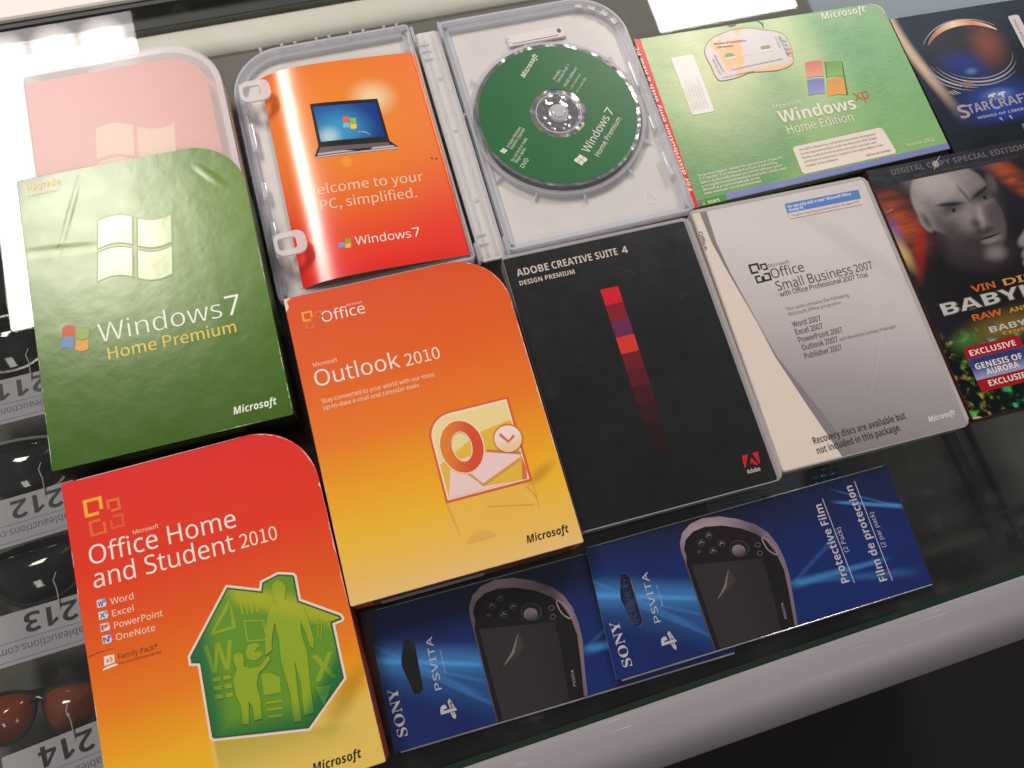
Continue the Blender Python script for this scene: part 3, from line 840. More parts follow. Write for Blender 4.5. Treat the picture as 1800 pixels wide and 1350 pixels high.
for i, c in enumerate(((228, 26, 46), (146, 24, 46), (116, 40, 92), (232, 62, 42), (120, 24, 40), (98, 22, 38), (74, 20, 30), (56, 20, 24), (44, 20, 22), (38, 20, 20))):
    y0 = 56.3 - 11.75 * i
    decal('colour_square', [(-9.3 + 0.0 * i, y0 - 11.72), (3.1, y0 - 11.72), (3.3, y0), (-9.3, y0)], Zc, ink(c, 0.3), t)
decal('maker_logo', [(45.4, -74.2), (49.6, -74.2), (45.0, -82.0), (44.4, -82.0)], Zc, ink((222, 34, 44), 0.3), t)
decal('maker_logo', [(52.4, -74.2), (56.4, -74.2), (55.0, -82.0), (54.6, -82.0)], Zc, ink((222, 34, 44), 0.3), t)
decal('maker_logo', [(50.6, -76.6), (53.6, -82.0), (51.6, -82.0), (50.9, -80.4), (49.0, -80.4)], Zc, ink((222, 34, 44), 0.3), t)
text(t, 'Adobe', 45.0, -86.2, 9.0, 2.7, gw, Zc, style='bold')
clear_film(t, round_rect(131.2, 187.4, (0.6, 2, 2, 0.6), -1.2, -0.6), D + 0.06)
for x, y, a, L in ((6, 70, -0.6, 15), (9, 66, -0.45, 10), (40, 38, 0.2, 9), (-5.5, 60.6, 0, 1.2), (14, 22, 0.9, 6), (-2, 84, 1.3, 9), (30, -20, -0.2, 7), (-40, 10, 0.5, 5), (48, 72, -0.8, 8)):
    decal('scuff', band([(x, y), (x + L * 0.5 * math.cos(a), y + L * 0.5 * math.sin(a) + 0.4), (x + L * math.cos(a), y + L * math.sin(a))], [0.03, 0.16, 0.03]), D + 0.22, ink((92, 88, 88), 0.5), t)

# white and grey office case
g = Graph('grey_cover')
cx = g.ramp(g.y, -95, 95, [(-95, (-17 / 200 + .5,) * 3 + (1,)), (-58, (-30 / 200 + .5,) * 3 + (1,)), (-20, (-44 / 200 + .5,) * 3 + (1,)), (5, (-48.2 / 200 + .5,) * 3 + (1,)), (44, (-54.6 / 200 + .5,) * 3 + (1,)), (68, (-56.8 / 200 + .5,) * 3 + (1,)), (92, (-56 / 200 + .5,) * 3 + (1,))])
cl = g.ramp(g.y, -95, 95, [(-95, (-25.5 / 200 + .5,) * 3 + (1,)), (-58, (-35.6 / 200 + .5,) * 3 + (1,)), (-20, (-45.3 / 200 + .5,) * 3 + (1,)), (5, (-48.8 / 200 + .5,) * 3 + (1,)), (44, (-56.2 / 200 + .5,) * 3 + (1,)), (68, (-60.0 / 200 + .5,) * 3 + (1,)), (92, (-61 / 200 + .5,) * 3 + (1,))])
xr = (cx - 0.5) * 200; xl = (cl - 0.5) * 200
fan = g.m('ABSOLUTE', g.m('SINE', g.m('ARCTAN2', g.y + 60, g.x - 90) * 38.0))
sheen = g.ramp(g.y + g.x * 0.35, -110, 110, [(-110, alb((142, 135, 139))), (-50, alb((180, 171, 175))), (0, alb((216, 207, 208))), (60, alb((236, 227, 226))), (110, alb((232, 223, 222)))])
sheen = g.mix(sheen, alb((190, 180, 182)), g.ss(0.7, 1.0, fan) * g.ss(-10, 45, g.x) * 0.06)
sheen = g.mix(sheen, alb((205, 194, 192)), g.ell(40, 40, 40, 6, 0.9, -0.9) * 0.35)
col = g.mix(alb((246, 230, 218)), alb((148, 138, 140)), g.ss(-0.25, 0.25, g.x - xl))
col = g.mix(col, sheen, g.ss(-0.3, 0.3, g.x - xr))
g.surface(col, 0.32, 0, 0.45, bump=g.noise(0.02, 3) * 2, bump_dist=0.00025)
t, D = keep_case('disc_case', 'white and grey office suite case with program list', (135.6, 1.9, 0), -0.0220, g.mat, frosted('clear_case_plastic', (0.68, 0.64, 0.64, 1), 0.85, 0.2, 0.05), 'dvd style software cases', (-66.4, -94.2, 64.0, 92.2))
dk = ink((72, 60, 62), 0.35); md = ink((104, 92, 94), 0.35)
office_mark(t, [(-37.2, 43.2, 7.4, 1.5, 'br'), (-30.4, 43.0, 5.0, 1.2, 'bl'), (-36.6, 35.0, 5.6, 1.3, 'tr'), (-31.0, 35.4, 6.0, 1.3, 'tl')], Zc, [(50, 42, 44)] * 4)
for s, x, y, w, cap, mm_, st in (('Microsoft', -27.0, 41.6, 15.4, 2.6, md, 'sans'), ('Office', -27.4, 33.4, 24.2, 6.9, dk, 'sans'), ('Small Business', -27.0, 24.0, 56.6, 6.9, dk, 'sans'), ('2007', 31.4, 25.0, 13.6, 5.6, md, 'light'),
                                 ('with Office Professional 2007 Trial', -26.8, 19.4, 66.0, 3.6, dk, 'light'), ('This suite contains the following', -26.2, 8.6, 46.2, 2.4, md, 'sans'), ('Microsoft Office programs:', -26.0, 4.8, 39.0, 2.4, md, 'sans'),
                                 ('Word 2007', -25.8, -3.4, 20.8, 3.8, dk, 'light'), ('Excel 2007', -25.7, -9.0, 20.0, 3.8, dk, 'light'), ('PowerPoint 2007', -25.7, -14.8, 32.2, 3.8, dk, 'light'), ('Outlook 2007', -25.4, -20.4, 26.2, 3.8, dk, 'light'),
                                 ('with Business Contact Manager', 1.8, -20.0, 42.4, 2.3, md, 'sans'), ('Publisher 2007', -25.6, -26.4, 27.2, 3.8, dk, 'light')):
    text(t, s, x, y, w, cap, mm_, Zc, st, 0.6, res=2 if cap < 3 else 4, offset=0.004 if st == 'light' else 0)
text(t, 'Recovery discs are available but', -40.6, -82.6, 66.4, 4.6, ink((62, 52, 54), 0.35), Zc, 'bold', 1.6)
text(t, 'not included in this package.', -40.6, -89.2, 60.0, 4.6, ink((62, 52, 54), 0.35), Zc, 'bold', 1.8)
maker_mark(t, 39.9, -86.6, 19.6, 3.6, ink((240, 232, 230)), Zc, 1.8)
clear_film(t, round_rect(131.6, 187.4, (0.6, 2, 2, 0.6), -1.0, -0.8), D + 0.06)
decal('price_sticker', [(0.4, 73.8), (56.2, 73.6), (57.0, 85.1), (0.8, 85.6)], D + 0.24, ink((226, 208, 200)), t)
decal('price_sticker', [(0.2, 78.2), (56.6, 78.0), (57.1, 85.2), (0.7, 85.7)], D + 0.30, ink((82, 128, 196)), t)
text(t, 'For use only with a new* Microsoft Office', 1.8, 82.0, 48.8, 2.2, ink((236, 232, 236)), D + 0.36, 'bold', 0.2, res=2)
text(t, 'Ready PC', 1.8, 79.2, 11.4, 2.2, ink((236, 232, 236)), D + 0.36, 'bold', 0.2, res=2)
text(t, '*License must be purchased within 90 days of PC', 2.2, 75.0, 52.4, 1.7, md, D + 0.36, 'sans', 0.2, res=2)
decal('scratch', band([(8, -60), (24, -36), (36, -14)], [0.1, 0.4, 0.15]), D + 0.24, ink((214, 204, 204), 0.4), t)
text(t, 'Office', -66.8, 78, 14, 2.6, dk, D + 0.22, 'sans', -90)

# ---- open clear case with booklet and disc
oc = thing('open_disc_case', 'open frosted clear disc case lying flat above the orange box and black case', 'disc case', (0, 0, 0))
tray_mat = frosted('tray_plastic', (0.93, 0.885, 0.87, 1), 0.74, 0.22, 0.06, gloss=0.05)
wall_mat = frosted('tray_wall_plastic', (0.95, 0.95, 0.99, 1), 0.52, 0.13, 0.08, gloss=0.09, through=0.45)
def tray(name, outline, depth):
    slab(name, outline, 0.05, 1.3, [tray_mat, tray_mat], oc)
    o = oc.children[-1]
    ring_wall('tray_rim', outline, offset_poly(outline, 1.5), 1.35, depth, [wall_mat], o)
    ring_wall('tray_ledge', offset_poly(outline, 1.55), offset_poly(outline, 6.0), 1.35, depth * 0.55, [wall_mat], o)
    return o
left = tray('tray', round_rect(133, 196, (38, 3, 3, 3), -148.5, 199.5, n=14), 9.0)
right = tray('tray', round_rect(137, 192.5, (3, 38, 3, 3), 9.5, 198.2, n=14), 8.5)
sp_ = slab('spine', round_rect(18, 192, (3, 3, 2, 2), -69.5, 196.0), 1.5, 3.4, [tray_mat, tray_mat], oc, bevel=0.5)
for x, w in ((-77.6, 1.4), (-73.0, 0.8), (-66.2, 0.8), (-61.6, 1.6)):
    slab('spine_rib', round_rect(w, 186, 0.3, x, 196), 3.45, 5.4, [wall_mat, wall_mat], sp_, bevel=0.25)
for y in (205, 147, 250):
    slab('spine_peg', ellipse(-69.4, y, 1.7, 1.7, 16), 3.45, 4.3, [wall_mat, wall_mat], sp_, bevel=0.3)
for y in (281, 275, 268, 120, 113):
    slab('spine_peg', round_rect(7, 1.0, 0.3, -73.5, y), 3.45, 5.0, [wall_mat, wall_mat], sp_)
for x0, y0 in ((-60.0, 288), (-80.5, 288), (-60, 106), (-80.5, 106)):
    slab('hinge', round_rect(2.0, 14, 0.4, x0 + 0.6, y0), 1.4, 8.5, [wall_mat, wall_mat], sp_, bevel=0.3)
for k in range(9):
    slab('rim_notch', round_rect(2.2, 1.0, 0.3, -190 + 12.5 * k + 3 * (k % 2), 298.2), 5.5, 10.2, [wall_mat, wall_mat], left)
for y, h in ((228, 22), (185, 12), (150, 20)):
    slab('latch', round_rect(3.4, h, 1.0, -208.6, y), 5.2, 8.8, [wall_mat, wall_mat], left, bevel=0.5)
    slab('latch', round_rect(3.0, h, 1.0, 71.0, y - 8), 4.9, 8.2, [wall_mat, wall_mat], right, bevel=0.5)
for a in (75, 58, 40, 24):                                            # clear windows in the round corner of the rim
    cx, cy = 40.3 + 34.4 * math.cos(math.radians(a)), 256.3 + 34.4 * math.sin(math.radians(a))
    slab('rim_notch', [(cx + 2 * math.cos(math.radians(a)) * s1 - 2.8 * math.sin(math.radians(a)) * s2, cy + 2 * math.sin(math.radians(a)) * s1 + 2.8 * math.cos(math.radians(a)) * s2) for s1, s2 in ((-1, -1), (1, -1), (1, 1), (-1, 1))], 4.9, 6.0, [tray_mat, tray_mat], right)
# booklet clips on the left tray
def clip(cx, cy):
    o = round_rect(21, 17, (2, 5, 5, 2), cx, cy); i = round_rect(12, 9, (1, 3, 3, 1), cx - 2.0, cy)
    k = max(len(o), len(i))
    o = round_rect(21, 17, (6, 6, 6, 6), cx, cy); i = round_rect(12, 8.6, (2, 2, 2, 2), cx - 2.0, cy)
    ring_wall('booklet_clip', o, i, 15.8, 17.6, [frosted('clip_plastic', (0.94, 0.88, 0.90, 1), 0.62, 0.2, 0.03)], left)
    slab('booklet_clip', round_rect(3, 17, 1, cx - 9.5, cy), 1.5, 15.7, [wall_mat, wall_mat], left)
clip(-199.5, 258.0); clip(-199.0, 137.0)
# disc seat on the right tray
C0 = (5.6, 198.5)
ring_wall('disc_seat', ellipse(C0[0], C0[1], 64.5, 64.5, 64), ellipse(C0[0], C0[1], 61.6, 61.6, 64), 1.4, 6.2, [wall_mat], right)
slab('disc_hub', ellipse(C0[0], C0[1], 7.2, 7.2, 32), 1.4, 10.6, [wall_mat, wall_mat], right, bevel=0.8)
slab('hub_button', ellipse(C0[0], C0[1], 4.6, 4.6, 24), 10.7, 11.6, [wall_mat, wall_mat], right, bevel=0.4)
for a in (38, 95, 140, 165, 215, 240, 270, 305, 330):
    ca, sa = math.cos(math.radians(a)), math.sin(math.radians(a))
    slab('seat_fin', [(C0[0] + ca * r_ - sa * w, C0[1] + sa * r_ + ca * w) for r_, w in ((64.6, -1.0), (70.5, -0.1), (70.5, 0.1), (64.6, 1.0))], 1.4, 4.6, [wall_mat, wall_mat], right)
plate = ink((226, 214, 214), 0.5)
lab = slab('security_label', round_rect(44.6, 9.6, 0.6, 10.3, 271.0), 1.4, 3.6, [plate, plate], right, bevel=0.4)
decals('label_mark', [[(-9, 267.6), (27, 267.8), (27, 268.4), (-9, 268.2)]], 3.7, ink((90, 84, 90)), lab)
decal('label_mark', ellipse(28.6, 272.0, 1.7, 2.0, 20), 3.7, ink((90, 84, 90)), lab)
decal('label_mark', ellipse(-10.6, 273, 0.5, 0.5, 8), 3.7, ink((90, 84, 90)), lab)
decal('label_mark', ellipse(-10.6, 269.5, 0.5, 0.5, 8), 3.7, ink((90, 84, 90)), lab)
rc = ink((222, 214, 212), 0.4)
for k in range(3):
    a = math.radians(90 + 120 * k); b = math.radians(90 + 120 * (k + 1))
    p = (51.8 + 7.4 * math.cos(a), 121.2 + 7.4 * math.sin(a)); q = (51.8 + 7.4 * math.cos(b), 121.2 + 7.4 * math.sin(b))
    f = lambda t_: (p[0] + (q[0] - p[0]) * t_, p[1] + (q[1] - p[1]) * t_)
    decal('recycling_mark', band([f(0.12), f(0.8)], 1.1), 1.42, rc, right)
    decal('recycling_mark', [f(0.95), (f(0.74)[0] + (51.8 - f(0.74)[0]) * 0.3, f(0.74)[1] + (121.2 - f(0.74)[1]) * 0.3), (f(0.74)[0] - (51.8 - f(0.74)[0]) * 0.25, f(0.74)[1] - (121.2 - f(0.74)[1]) * 0.25)], 1.44, rc, right)

# ---- disc
dv = thing('disc', 'green labelled optical disc seated in the open clear case', 'disc', (C0[0], C0[1], 0))
g = Graph('disc_painted_rainbow')
ang = g.m('ARCTAN2', g.y, g.x)
rad = g.m('SQRT', g.x * g.x + g.y * g.y)
hue = g.m('FRACT', ang * 1.1 + rad * 0.21)  # rainbow glints painted into the metal's base colour
hsv = g.n('ShaderNodeCombineColor', mode='HSV')
g.put(hsv.inputs[0], hue); g.put(hsv.inputs[1], g.ss(0.45, 0.75, g.noise(0.07, 2)) * 0.75); hsv.inputs[2].default_value = 0.7
g.surface(V(g, hsv.outputs[0]), 0.16, 0.95, 0.5, bump=g.noise(0.06, 2, seed=6) * 3, bump_dist=0.0005)
mirror = g.mat
base = slab('disc_body', ellipse(0, 0, 60, 60, 96), 8.0, 9.2, [mirror, clear('disc_edge', (0.8, 0.86, 0.9, 1), 0.05)], dv, bevel=0.2)
g = Graph('disc_label')
rad = g.m('SQRT', g.x * g.x + g.y * g.y)
g.surface(g.mix(alb((18, 104, 50)), alb((15, 96, 45)), g.noise(0.05, 3)), 0.34, 0, 0.4, coat=0.1, coat_rough=0.3)
annulus('disc_label', ellipse(0, 0, 57.6, 57.6, 96), ellipse(0, 0, 20.5, 20.5, 96), 9.32, g.mat, dv)
gh = Graph('hub_glint')
gh.surface(gh.mix(alb((150, 140, 144)), alb((206, 200, 206)), gh.noise(0.3, 2)), 0.1, 0.75, 0.5, bump=gh.noise(0.12, 2, seed=3) * 3, bump_dist=0.00042)
hub_glint = gh.mat
annulus('clear_ring', ellipse(0, 0, 14.5, 14.5, 48), ellipse(0, 0, 7.8, 7.8, 48), 9.30, hub_glint, dv)
annulus('clear_ring', ellipse(0, 0, 16.6, 16.6, 48), ellipse(0, 0, 16.1, 16.1, 48), 9.32, ink((220, 214, 214), 0.2), dv)
dw = ink((226, 222, 212), 0.35)
def dtext(s, x, y, w, cap, style='sans', ang=46): return text(dv, s, x - C0[0], y - C0[1], w, cap, dw, 9.42, style, ang, res=3)
dtext('Microsoft', -10.2, 232.6, 22.8, 3.8, 'bolditalic', 48)
dtext('Includes', 11.0, 226.0, 9.8, 2.4); dtext('Service Pack 1', 13.2, 223.2, 17.4, 2.4); dtext('64-bit software', 17.2, 218.8, 18.8, 2.4)
dtext('\u00a9 2011 Microsoft', 20.4, 215.4, 15.8, 1.5); dtext('X17-59183', 24.0, 211.8, 15.0, 1.5)
dtext('Windows', 17.0, 161.4, 34.4, 6.2); dtext('7', 42.6, 187.4, 5.0, 6.6); dtext('Home Premium', 23.2, 157.0, 36.9, 3.8)
dtext('Includes Windows', -37.6, 178.6, 19.6, 2.2); dtext('Anytime Upgrade', -35.6, 176.6, 19.8, 2.2)
dtext('Do not lend or make', -37.4, 167.2, 21.6, 2.2); dtext('illegal copies.', -35.2, 165.4, 14.0, 2.2); dtext('DVD', -31.6, 160.4, 8.0, 3.2)
flag(dv, (9.6 - C0[0], 152.8 - C0[1]), (5.0, 4.8), (-4.6, 5.0), [dw] * 4, 9.42, 0.08)
flag(dv, (-41.6 - C0[0], 174.6 - C0[1]), (2.6, 2.6), (-2.6, 2.6), [dw] * 4, 9.42, 0.08)

# ---- booklet held by the clips
bk = thing('booklet', 'glossy orange welcome booklet with laptop picture clipped in the open case', 'booklet', (-146, 200, 0), -0.02)
XL, XR, YB, YT = -50.5, 63.0, -92.4, 75.8
def prof_z(x):
    u = x - XL
    return 4.6 + 9.6 * (1 - math.exp(-u / 15.0)) - 0.052 * u - 0.00018 * u * u
def sheet(name, y0, y1, dz, th, mats, x0=XL, x1=XR, skew=0.0):
    bm = bmesh.new(); n = 44; top, bot = [], []
    for y in (y0, y1):
        top.append([bm.verts.new((x0 + (x1 - x0) * i / n, y + skew * math.sin(3.1 * i / n), prof_z(x0 + (x1 - x0) * i / n) + dz)) for i in range(n + 1)])
        bot.append([bm.verts.new((v.co.x, v.co.y, v.co.z - th)) for v in top[-1]])
    for i in range(n):
        bm.faces.new((top[0][i], top[0][i + 1], top[1][i + 1], top[1][i])).material_index = 0
        bm.faces.new((bot[1][i], bot[1][i + 1], bot[0][i + 1], bot[0][i])).material_index = 1
        for a, b in ((top[0], bot[0]), (bot[1], top[1])):
            bm.faces.new((a[i], b[i], b[i + 1], a[i + 1])).material_index = 1
    for i in (0, n):
        bm.faces.new((top[0][i], top[1][i], bot[1][i], bot[0][i])).material_index = 1
    return from_bm(name, bm, mats, bk, angle=60)
g = Graph('booklet_cover')
n = g.noise(0.02, 2)
glow = g.ell(4, 26, 62, 62, 0.95)
col = g.ramp(g.y, -93, 77, [(-93, alb((236, 40, 34))), (-50, alb((236, 58, 34))), (0, alb((238, 92, 34))), (77, alb((238, 92, 36)))])
col = g.mix(col, alb((246, 150, 44)), glow * 0.8)
col = g.mix(col, alb((255, 236, 190)), g.ell(24, 41, 11, 10, 0.95) * 0.75)
col = g.mix(col, alb((248, 176, 60)), g.ell(-4.0, -7.5, 4.0, 4.0, 0.12) * 0.5)
g.surface(col, 0.24, 0, 0.6, coat=0.25, coat_rough=0.2, bump=g.noise(0.02, 2, sx=1.0, sy=0.7) * 2, bump_dist=0.00025)
paper_e = ink((190, 176, 60), 0.6)
sheet('cover', YB, YT, 0, 0.35, [g.mat, paper_e])
sheet('pages', YB + 2.2, YT - 0.6, -1.2, 1.0, [paper_e, ink((40, 84, 34), 0.6)], XL + 3, XR + 0.9, skew=-0.6)
def drape(o):
    """lay a print on the curved cover"""
    if o is None: return
    bm = bmesh.new(); bm.from_mesh(o.data)
    if len(bm.faces) < 6:
        bmesh.ops.triangulate(bm, faces=bm.faces)
        bmesh.ops.subdivide_edges(bm, edges=bm.edges, cuts=7, use_grid_fill=True)
    for v in bm.verts: v.co.z += prof_z(v.co.x / MM) * MM
    bm.to_mesh(o.data); bm.free()
bw = ink((250, 206, 180), 0.25); bw2 = ink((250, 232, 220), 0.25)
drape(text(bk, 'Welcome to your', -37.0, -28.6, 81.8, 7.4, bw, 0.12, 'light', -2.0, res=4, offset=0.0))
drape(text(bk, 'PC, simplified.', -27.9, -41.0, 65.6, 7.4, bw, 0.12, 'light', -2.0, res=4, offset=0.0))
drape(text(bk, 'Windows', -10.4, -71.6, 37.4, 6.2, bw2, 0.12, 'sans', -2.0, res=4))
drape(text(bk, '7', 28.4, -73.0, 4.8, 7.0, bw2, 0.12, 'sans', -2.0, res=4))
k0 = len(bk.children)
flag(bk, (-22.0, -71.6), (8.2, -0.6), (1.2, 6.9), [(230, 96, 52), (140, 170, 70), (110, 160, 210), (244, 190, 70)], 0.12, 0.09, 0.25)
scr = Graph('laptop_screen')
c = scr.mix(alb((40, 88, 160)), alb((26, 60, 138)), scr.ss(-5, 25, scr.x))
c = scr.mix(c, alb((70, 170, 220)), scr.ell(-4, 18, 16, 13, 0.9) * 0.8)
c = scr.mix(c, alb((200, 226, 226)), scr.ell(-12, 14, 6, 6, 0.9) * 0.8)
scr.surface(c, 0.2, 0, 0.5)
gk = Graph('laptop_keys')
gk.surface(gk.mix(alb((120, 108, 112)), alb((50, 44, 48)), gk.ss(-0.1, 0.4, gk.m('SINE', gk.x * 3.2) * gk.m('SINE', gk.y * 3.5))), 0.3)
lap_dark = ink((40, 34, 40), 0.25); lap_silver = ink((196, 182, 184), 0.25)
decal('laptop_picture', [(-20.4, 8.0), (28.4, 3.6), (27.2, 39.6), (-20.0, 43.0)], 0.12, lap_dark, bk)
decal('laptop_picture', [(-18.2, 11.2), (25.8, 7.8), (25.2, 36.6), (-18.2, 40.2)], 0.22, scr.mat, bk)
decal('laptop_picture', [(-24.6, 0.6), (33.6, -2.0), (28.4, 4.0), (-20.4, 8.4)], 0.18, lap_dark, bk)
decal('laptop_picture', [(-21.4, 2.8), (29.0, -0.4), (27.0, 3.0), (-19.6, 6.8)], 0.26, gk.mat, bk)
decal('laptop_picture', [(-24.8, 0.4), (-24.4, -0.8), (33.4, -3.4), (33.8, -2.0)], 0.26, lap_silver, bk)
decal('laptop_picture', [(-22.6, 1.0), (4.0, -0.3), (-4, 1.6), (-21.8, 2.6)], 0.3, lap_silver, bk)
decal('laptop_picture', [(14, -0.8), (31.5, -1.6), (30, 0.0), (16, 0.6)], 0.3, lap_silver, bk)
decal('laptop_picture', band([(8, 14.5), (13, 13.8), (16.5, 10.6)], [0.15, 0.4, 0.2]), 0.3, bw2, bk)
flag(bk, (-1.0, 18.6), (9.2, -0.9), (1.0, 9.0), [(236, 110, 60), (150, 190, 80), (130, 190, 230), (246, 200, 80)], 0.32, 0.09, 0.25, name='laptop_picture')
for x, y in ((54.5, -14.5), (57.5, -15.4)):
    decal('ink_speck', ellipse(x, y, 0.7, 0.9, 10), 0.14, ink((110, 20, 20)), bk)
for o in list(bk.children)[2:]:
    if min(v.co.z for v in o.data.vertices) < 0.002: drape(o)

# ---- older operating system pack, worn, in wrapped card
xp = thing('software_pack', 'worn green and cream operating system pack with red spine lettering', 'software pack', (183.0, 176, 0), -0.015)
g = Graph('xp_print')
wx = g.noise(0.012, 2, seed=4) * 60 - 30
n1 = g.noise(0.016, 3, sx=1.0, sy=0.45, seed=2)
col = g.mix(alb((84, 150, 62)), alb((138, 182, 84)), g.ss(0.35, 0.65, n1))
col = g.mix(col, alb((58, 126, 56)), g.ell(-45, -35, 60, 30, 0.9) * 0.6)
col = g.mix(col, alb((190, 206, 130)), g.ss(34, 0, g.m('ABSOLUTE', g.x + wx - 18)) * g.ss(-70, 20, g.y) * 0.75)
col = g.mix(col, alb((208, 212, 152)), g.ell(-55, 38, 42, 56, 0.95) * 0.75)  # upper left cream: partly the artwork, partly glare painted into the print
col = g.mix(col, alb((70, 148, 66)), g.ell(90, 5, 40, 80, 0.9) * 0.6)
strip = g.ss(0.6, 0.0, g.y - g.x * 0.023 + 66.2)
col = g.mix(col, alb((106, 116, 176)), strip)
g.surface(col, g.noise(0.06, 3) * 0.12 + 0.34, 0, 0.9, coat=0.4, coat_rough=0.33, bump=g.noise(0.03, 3) * 1.6 + g.noise(0.5, 3) * 0.3, bump_dist=0.0003)
xp_out = [(-101.6, -73.6), (102.4, -68.8), (101.8, 58), (99.6, 64.4), (93.5, 67.8), (-60, 71.4), (-102.6, 72.6)]
xs = slab('card_pack', xp_out, 0.05, 6.0, [g.mat, card_side('xp_side', (120, 140, 80))], xp, bevel=0.5)
Zx = 6.14
red = ink((224, 40, 40), 0.3)
decal('spine', [(-104.0, -74.0), (-100.2, -74.0), (-98.0, 72.0), (-102.9, 73.2)], Zx, red, xp)
text(xp, 'For distribution only with a new PC.', -100.4, -60.0, 128.0, 2.7, ink((244, 226, 220)), Zx + 0.1, 'bold', 90.6)
xw = ink((240, 232, 214), 0.3)
def rr(x0, y0, x1, y1, r): return round_rect(abs(x1 - x0), abs(y1 - y0), r, (x0 + x1) / 2, (y0 + y1) / 2)
o = slab('white_sticker', rr(-80.4, -0.6, -62.8, 50.8, 2), Zx, Zx + 0.1, [ink((244, 238, 234), 0.3)] * 2, xp)
for k in range(6):
    text(o, '00049 124 868 %d17' % k, -78.0 + k * 2.4, 3, 20 + (k * 7 % 9), 1.2, ink((220, 190, 180), 0.4), Zx + 0.2, 'sans', 90, res=1)
coa = [(-52.3, 53.1), (-45.3, 60.5), (-33.8, 64.3), (-21.3, 65.9), (-9.8, 64.3), (-2.0, 61.0), (7.3, 58.1), (13.2, 52.8), (14.8, 44.2), (12.8, 32.4), (9.3, 26.4), (-0.7, 23.8), (-12.3, 24.5), (-24.8, 26.1), (-34.4, 24.1), (-43.5, 23.4), (-50.3, 24.1), (-52.4, 29.8), (-52.5, 37.8), (-53.5, 45.3)]
g = Graph('certificate_print')
n = g.noise(0.045, 2, seed=9)
c = g.mix(alb((222, 208, 212)), alb((246, 186, 120)), g.ss(0.52, 0.62, n))
c = g.mix(c, alb((206, 216, 190)), g.ss(0.46, 0.38, n) * 0.6)
c = g.mix(c, alb((246, 178, 96)), g.ss(31, 26, g.y) * g.ss(-38, -32, g.x) * 0.7)
g.surface(c, 0.3, 0, 0.5)
co = slab('certificate_sticker', spline(coa[::-1], 3), Zx, Zx + 0.12, [g.mat, g.mat], xp)
decals('certificate_edge', [band([p for p in spline(coa, 3)] + [coa[0]], 0.5)], Zx + 0.2, ink((150, 140, 60)), co)
ct = ink((70, 62, 70))
text(co, 'Windows XP Home Edition', -44.0, 55.2, 26, 1.9, ct, Zx + 0.22, 'bold', -4, res=2); text(co, 'OEM Software', -42.6, 51.8, 13, 1.7, ct, Zx + 0.22, 'bold', -4, res=2)
text(co, '00043-412-829-064', 8.0, 53.0, 19, 1.8, ct, Zx + 0.22, 'sans', -88, res=2); text(co, 'X11-14573', 5.0, 53.0, 10, 1.4, ct, Zx + 0.22, 'sans', -88, res=2)
text(co, '00102 00103 81', -47.5, 46.5, 16, 1.6, ct, Zx + 0.22, 'sans', -84, res=2); text(co, '00102-103', -49.8, 43.0, 14, 1.3, ct, Zx + 0.22, 'sans', -84, res=2)
text(co, 'Product Key MVF4D-W774K-MC4VM-QY6XY-R38TB', -38, 30.5, 42, 1.3, ct, Zx + 0.22, 'sans', 2, res=1)
text(co, 'Label not to be sold separately', -47.0, 25.2, 26, 1.2, ct, Zx + 0.22, 'sans', 2, res=1)
for k in range(14):
    decal('barcode_bar', [(10.0, 50 - 1.25 * k), (13.0, 50 - 1.25 * k), (13.0, 50.2 - 1.25 * k - 0.25 * (1 + k % 3)), (10.0, 50.2 - 1.25 * k - 0.25 * (1 + k % 3))], Zx + 0.22, ct, co)
shiny = ink((248, 246, 244), 0.1)
for p in ([(-39.8, 40.6), (-31.4, 40.4), (-31.4, 42.4), (-39.6, 42.8)], [(-10.6, 41.6), (-0.6, 41.0), (-0.6, 43.4), (-10.4, 43.8)], [(-23.7, 41.6), (-18.9, 41.4), (-18.9, 42.8), (-23.7, 43.0)]):
    decal('security_thread', p, Zx + 0.28, shiny, co)
decal('certificate_window', ellipse(-35.4, 42.8, 4.0, 3.4, 20, 0, 0, math.pi), Zx + 0.24, ink((150, 170, 110)), co)
decal('certificate_window', rr(-9.2, 43.8, -1.2, 46.8, 1.5), Zx + 0.24, ink((150, 170, 110)), co)
# flag and name
def pane(name, pts, c1, c2):
    gg = Graph(name)
    ys = [p[1] for p in pts]
    gg.surface(gg.mix(alb(c1), alb(c2), gg.ss(min(ys), max(ys), gg.y)), 0.3, 0, 0.5)
    (a, b, c_, d) = pts
    top = bez(a, ((a[0] + b[0]) / 2 + 0.4, (a[1] + b[1]) / 2 + 1.6), b, 8); bot = bez(c_, ((c_[0] + d[0]) / 2, (c_[1] + d[1]) / 2 + 1.6), d, 8)
    decal('flag_pane', top + bot, Zx + 0.1, gg.mat, xp)
pane('xp_red', [(20.3, 25.8), (34.0, 24.6), (30.4, 11.1), (16.6, 12.2)], (230, 156, 124), (226, 112, 90))
pane('xp_blue', [(16.0, 10.4), (29.7, 9.3), (25.4, -3.8), (12.6, -2.7)], (150, 150, 206), (120, 124, 186))
pane('xp_yellow', [(31.2, 7.6), (45.0, 6.3), (41.4, -7.6), (27.0, -6.4)], (236, 164, 40), (224, 150, 60))
pane('xp_green', [(35.6, 23.0), (48.8, 21.4), (45.2, 8.4), (31.9, 9.6)], (140, 184, 84), (110, 158, 64))
shade = ink((80, 110, 50), 0.3)
decal('flag_edge', band([(49.4, 21.0), (45.6, 6.4), (42.0, -7.8)], [0.5, 1.2, 1.6]), Zx + 0.08, shade, xp)
decal('flag_edge', band([(36.2, 23.6), (32.0, 9.4)], 0.6), Zx + 0.14, shade, xp)
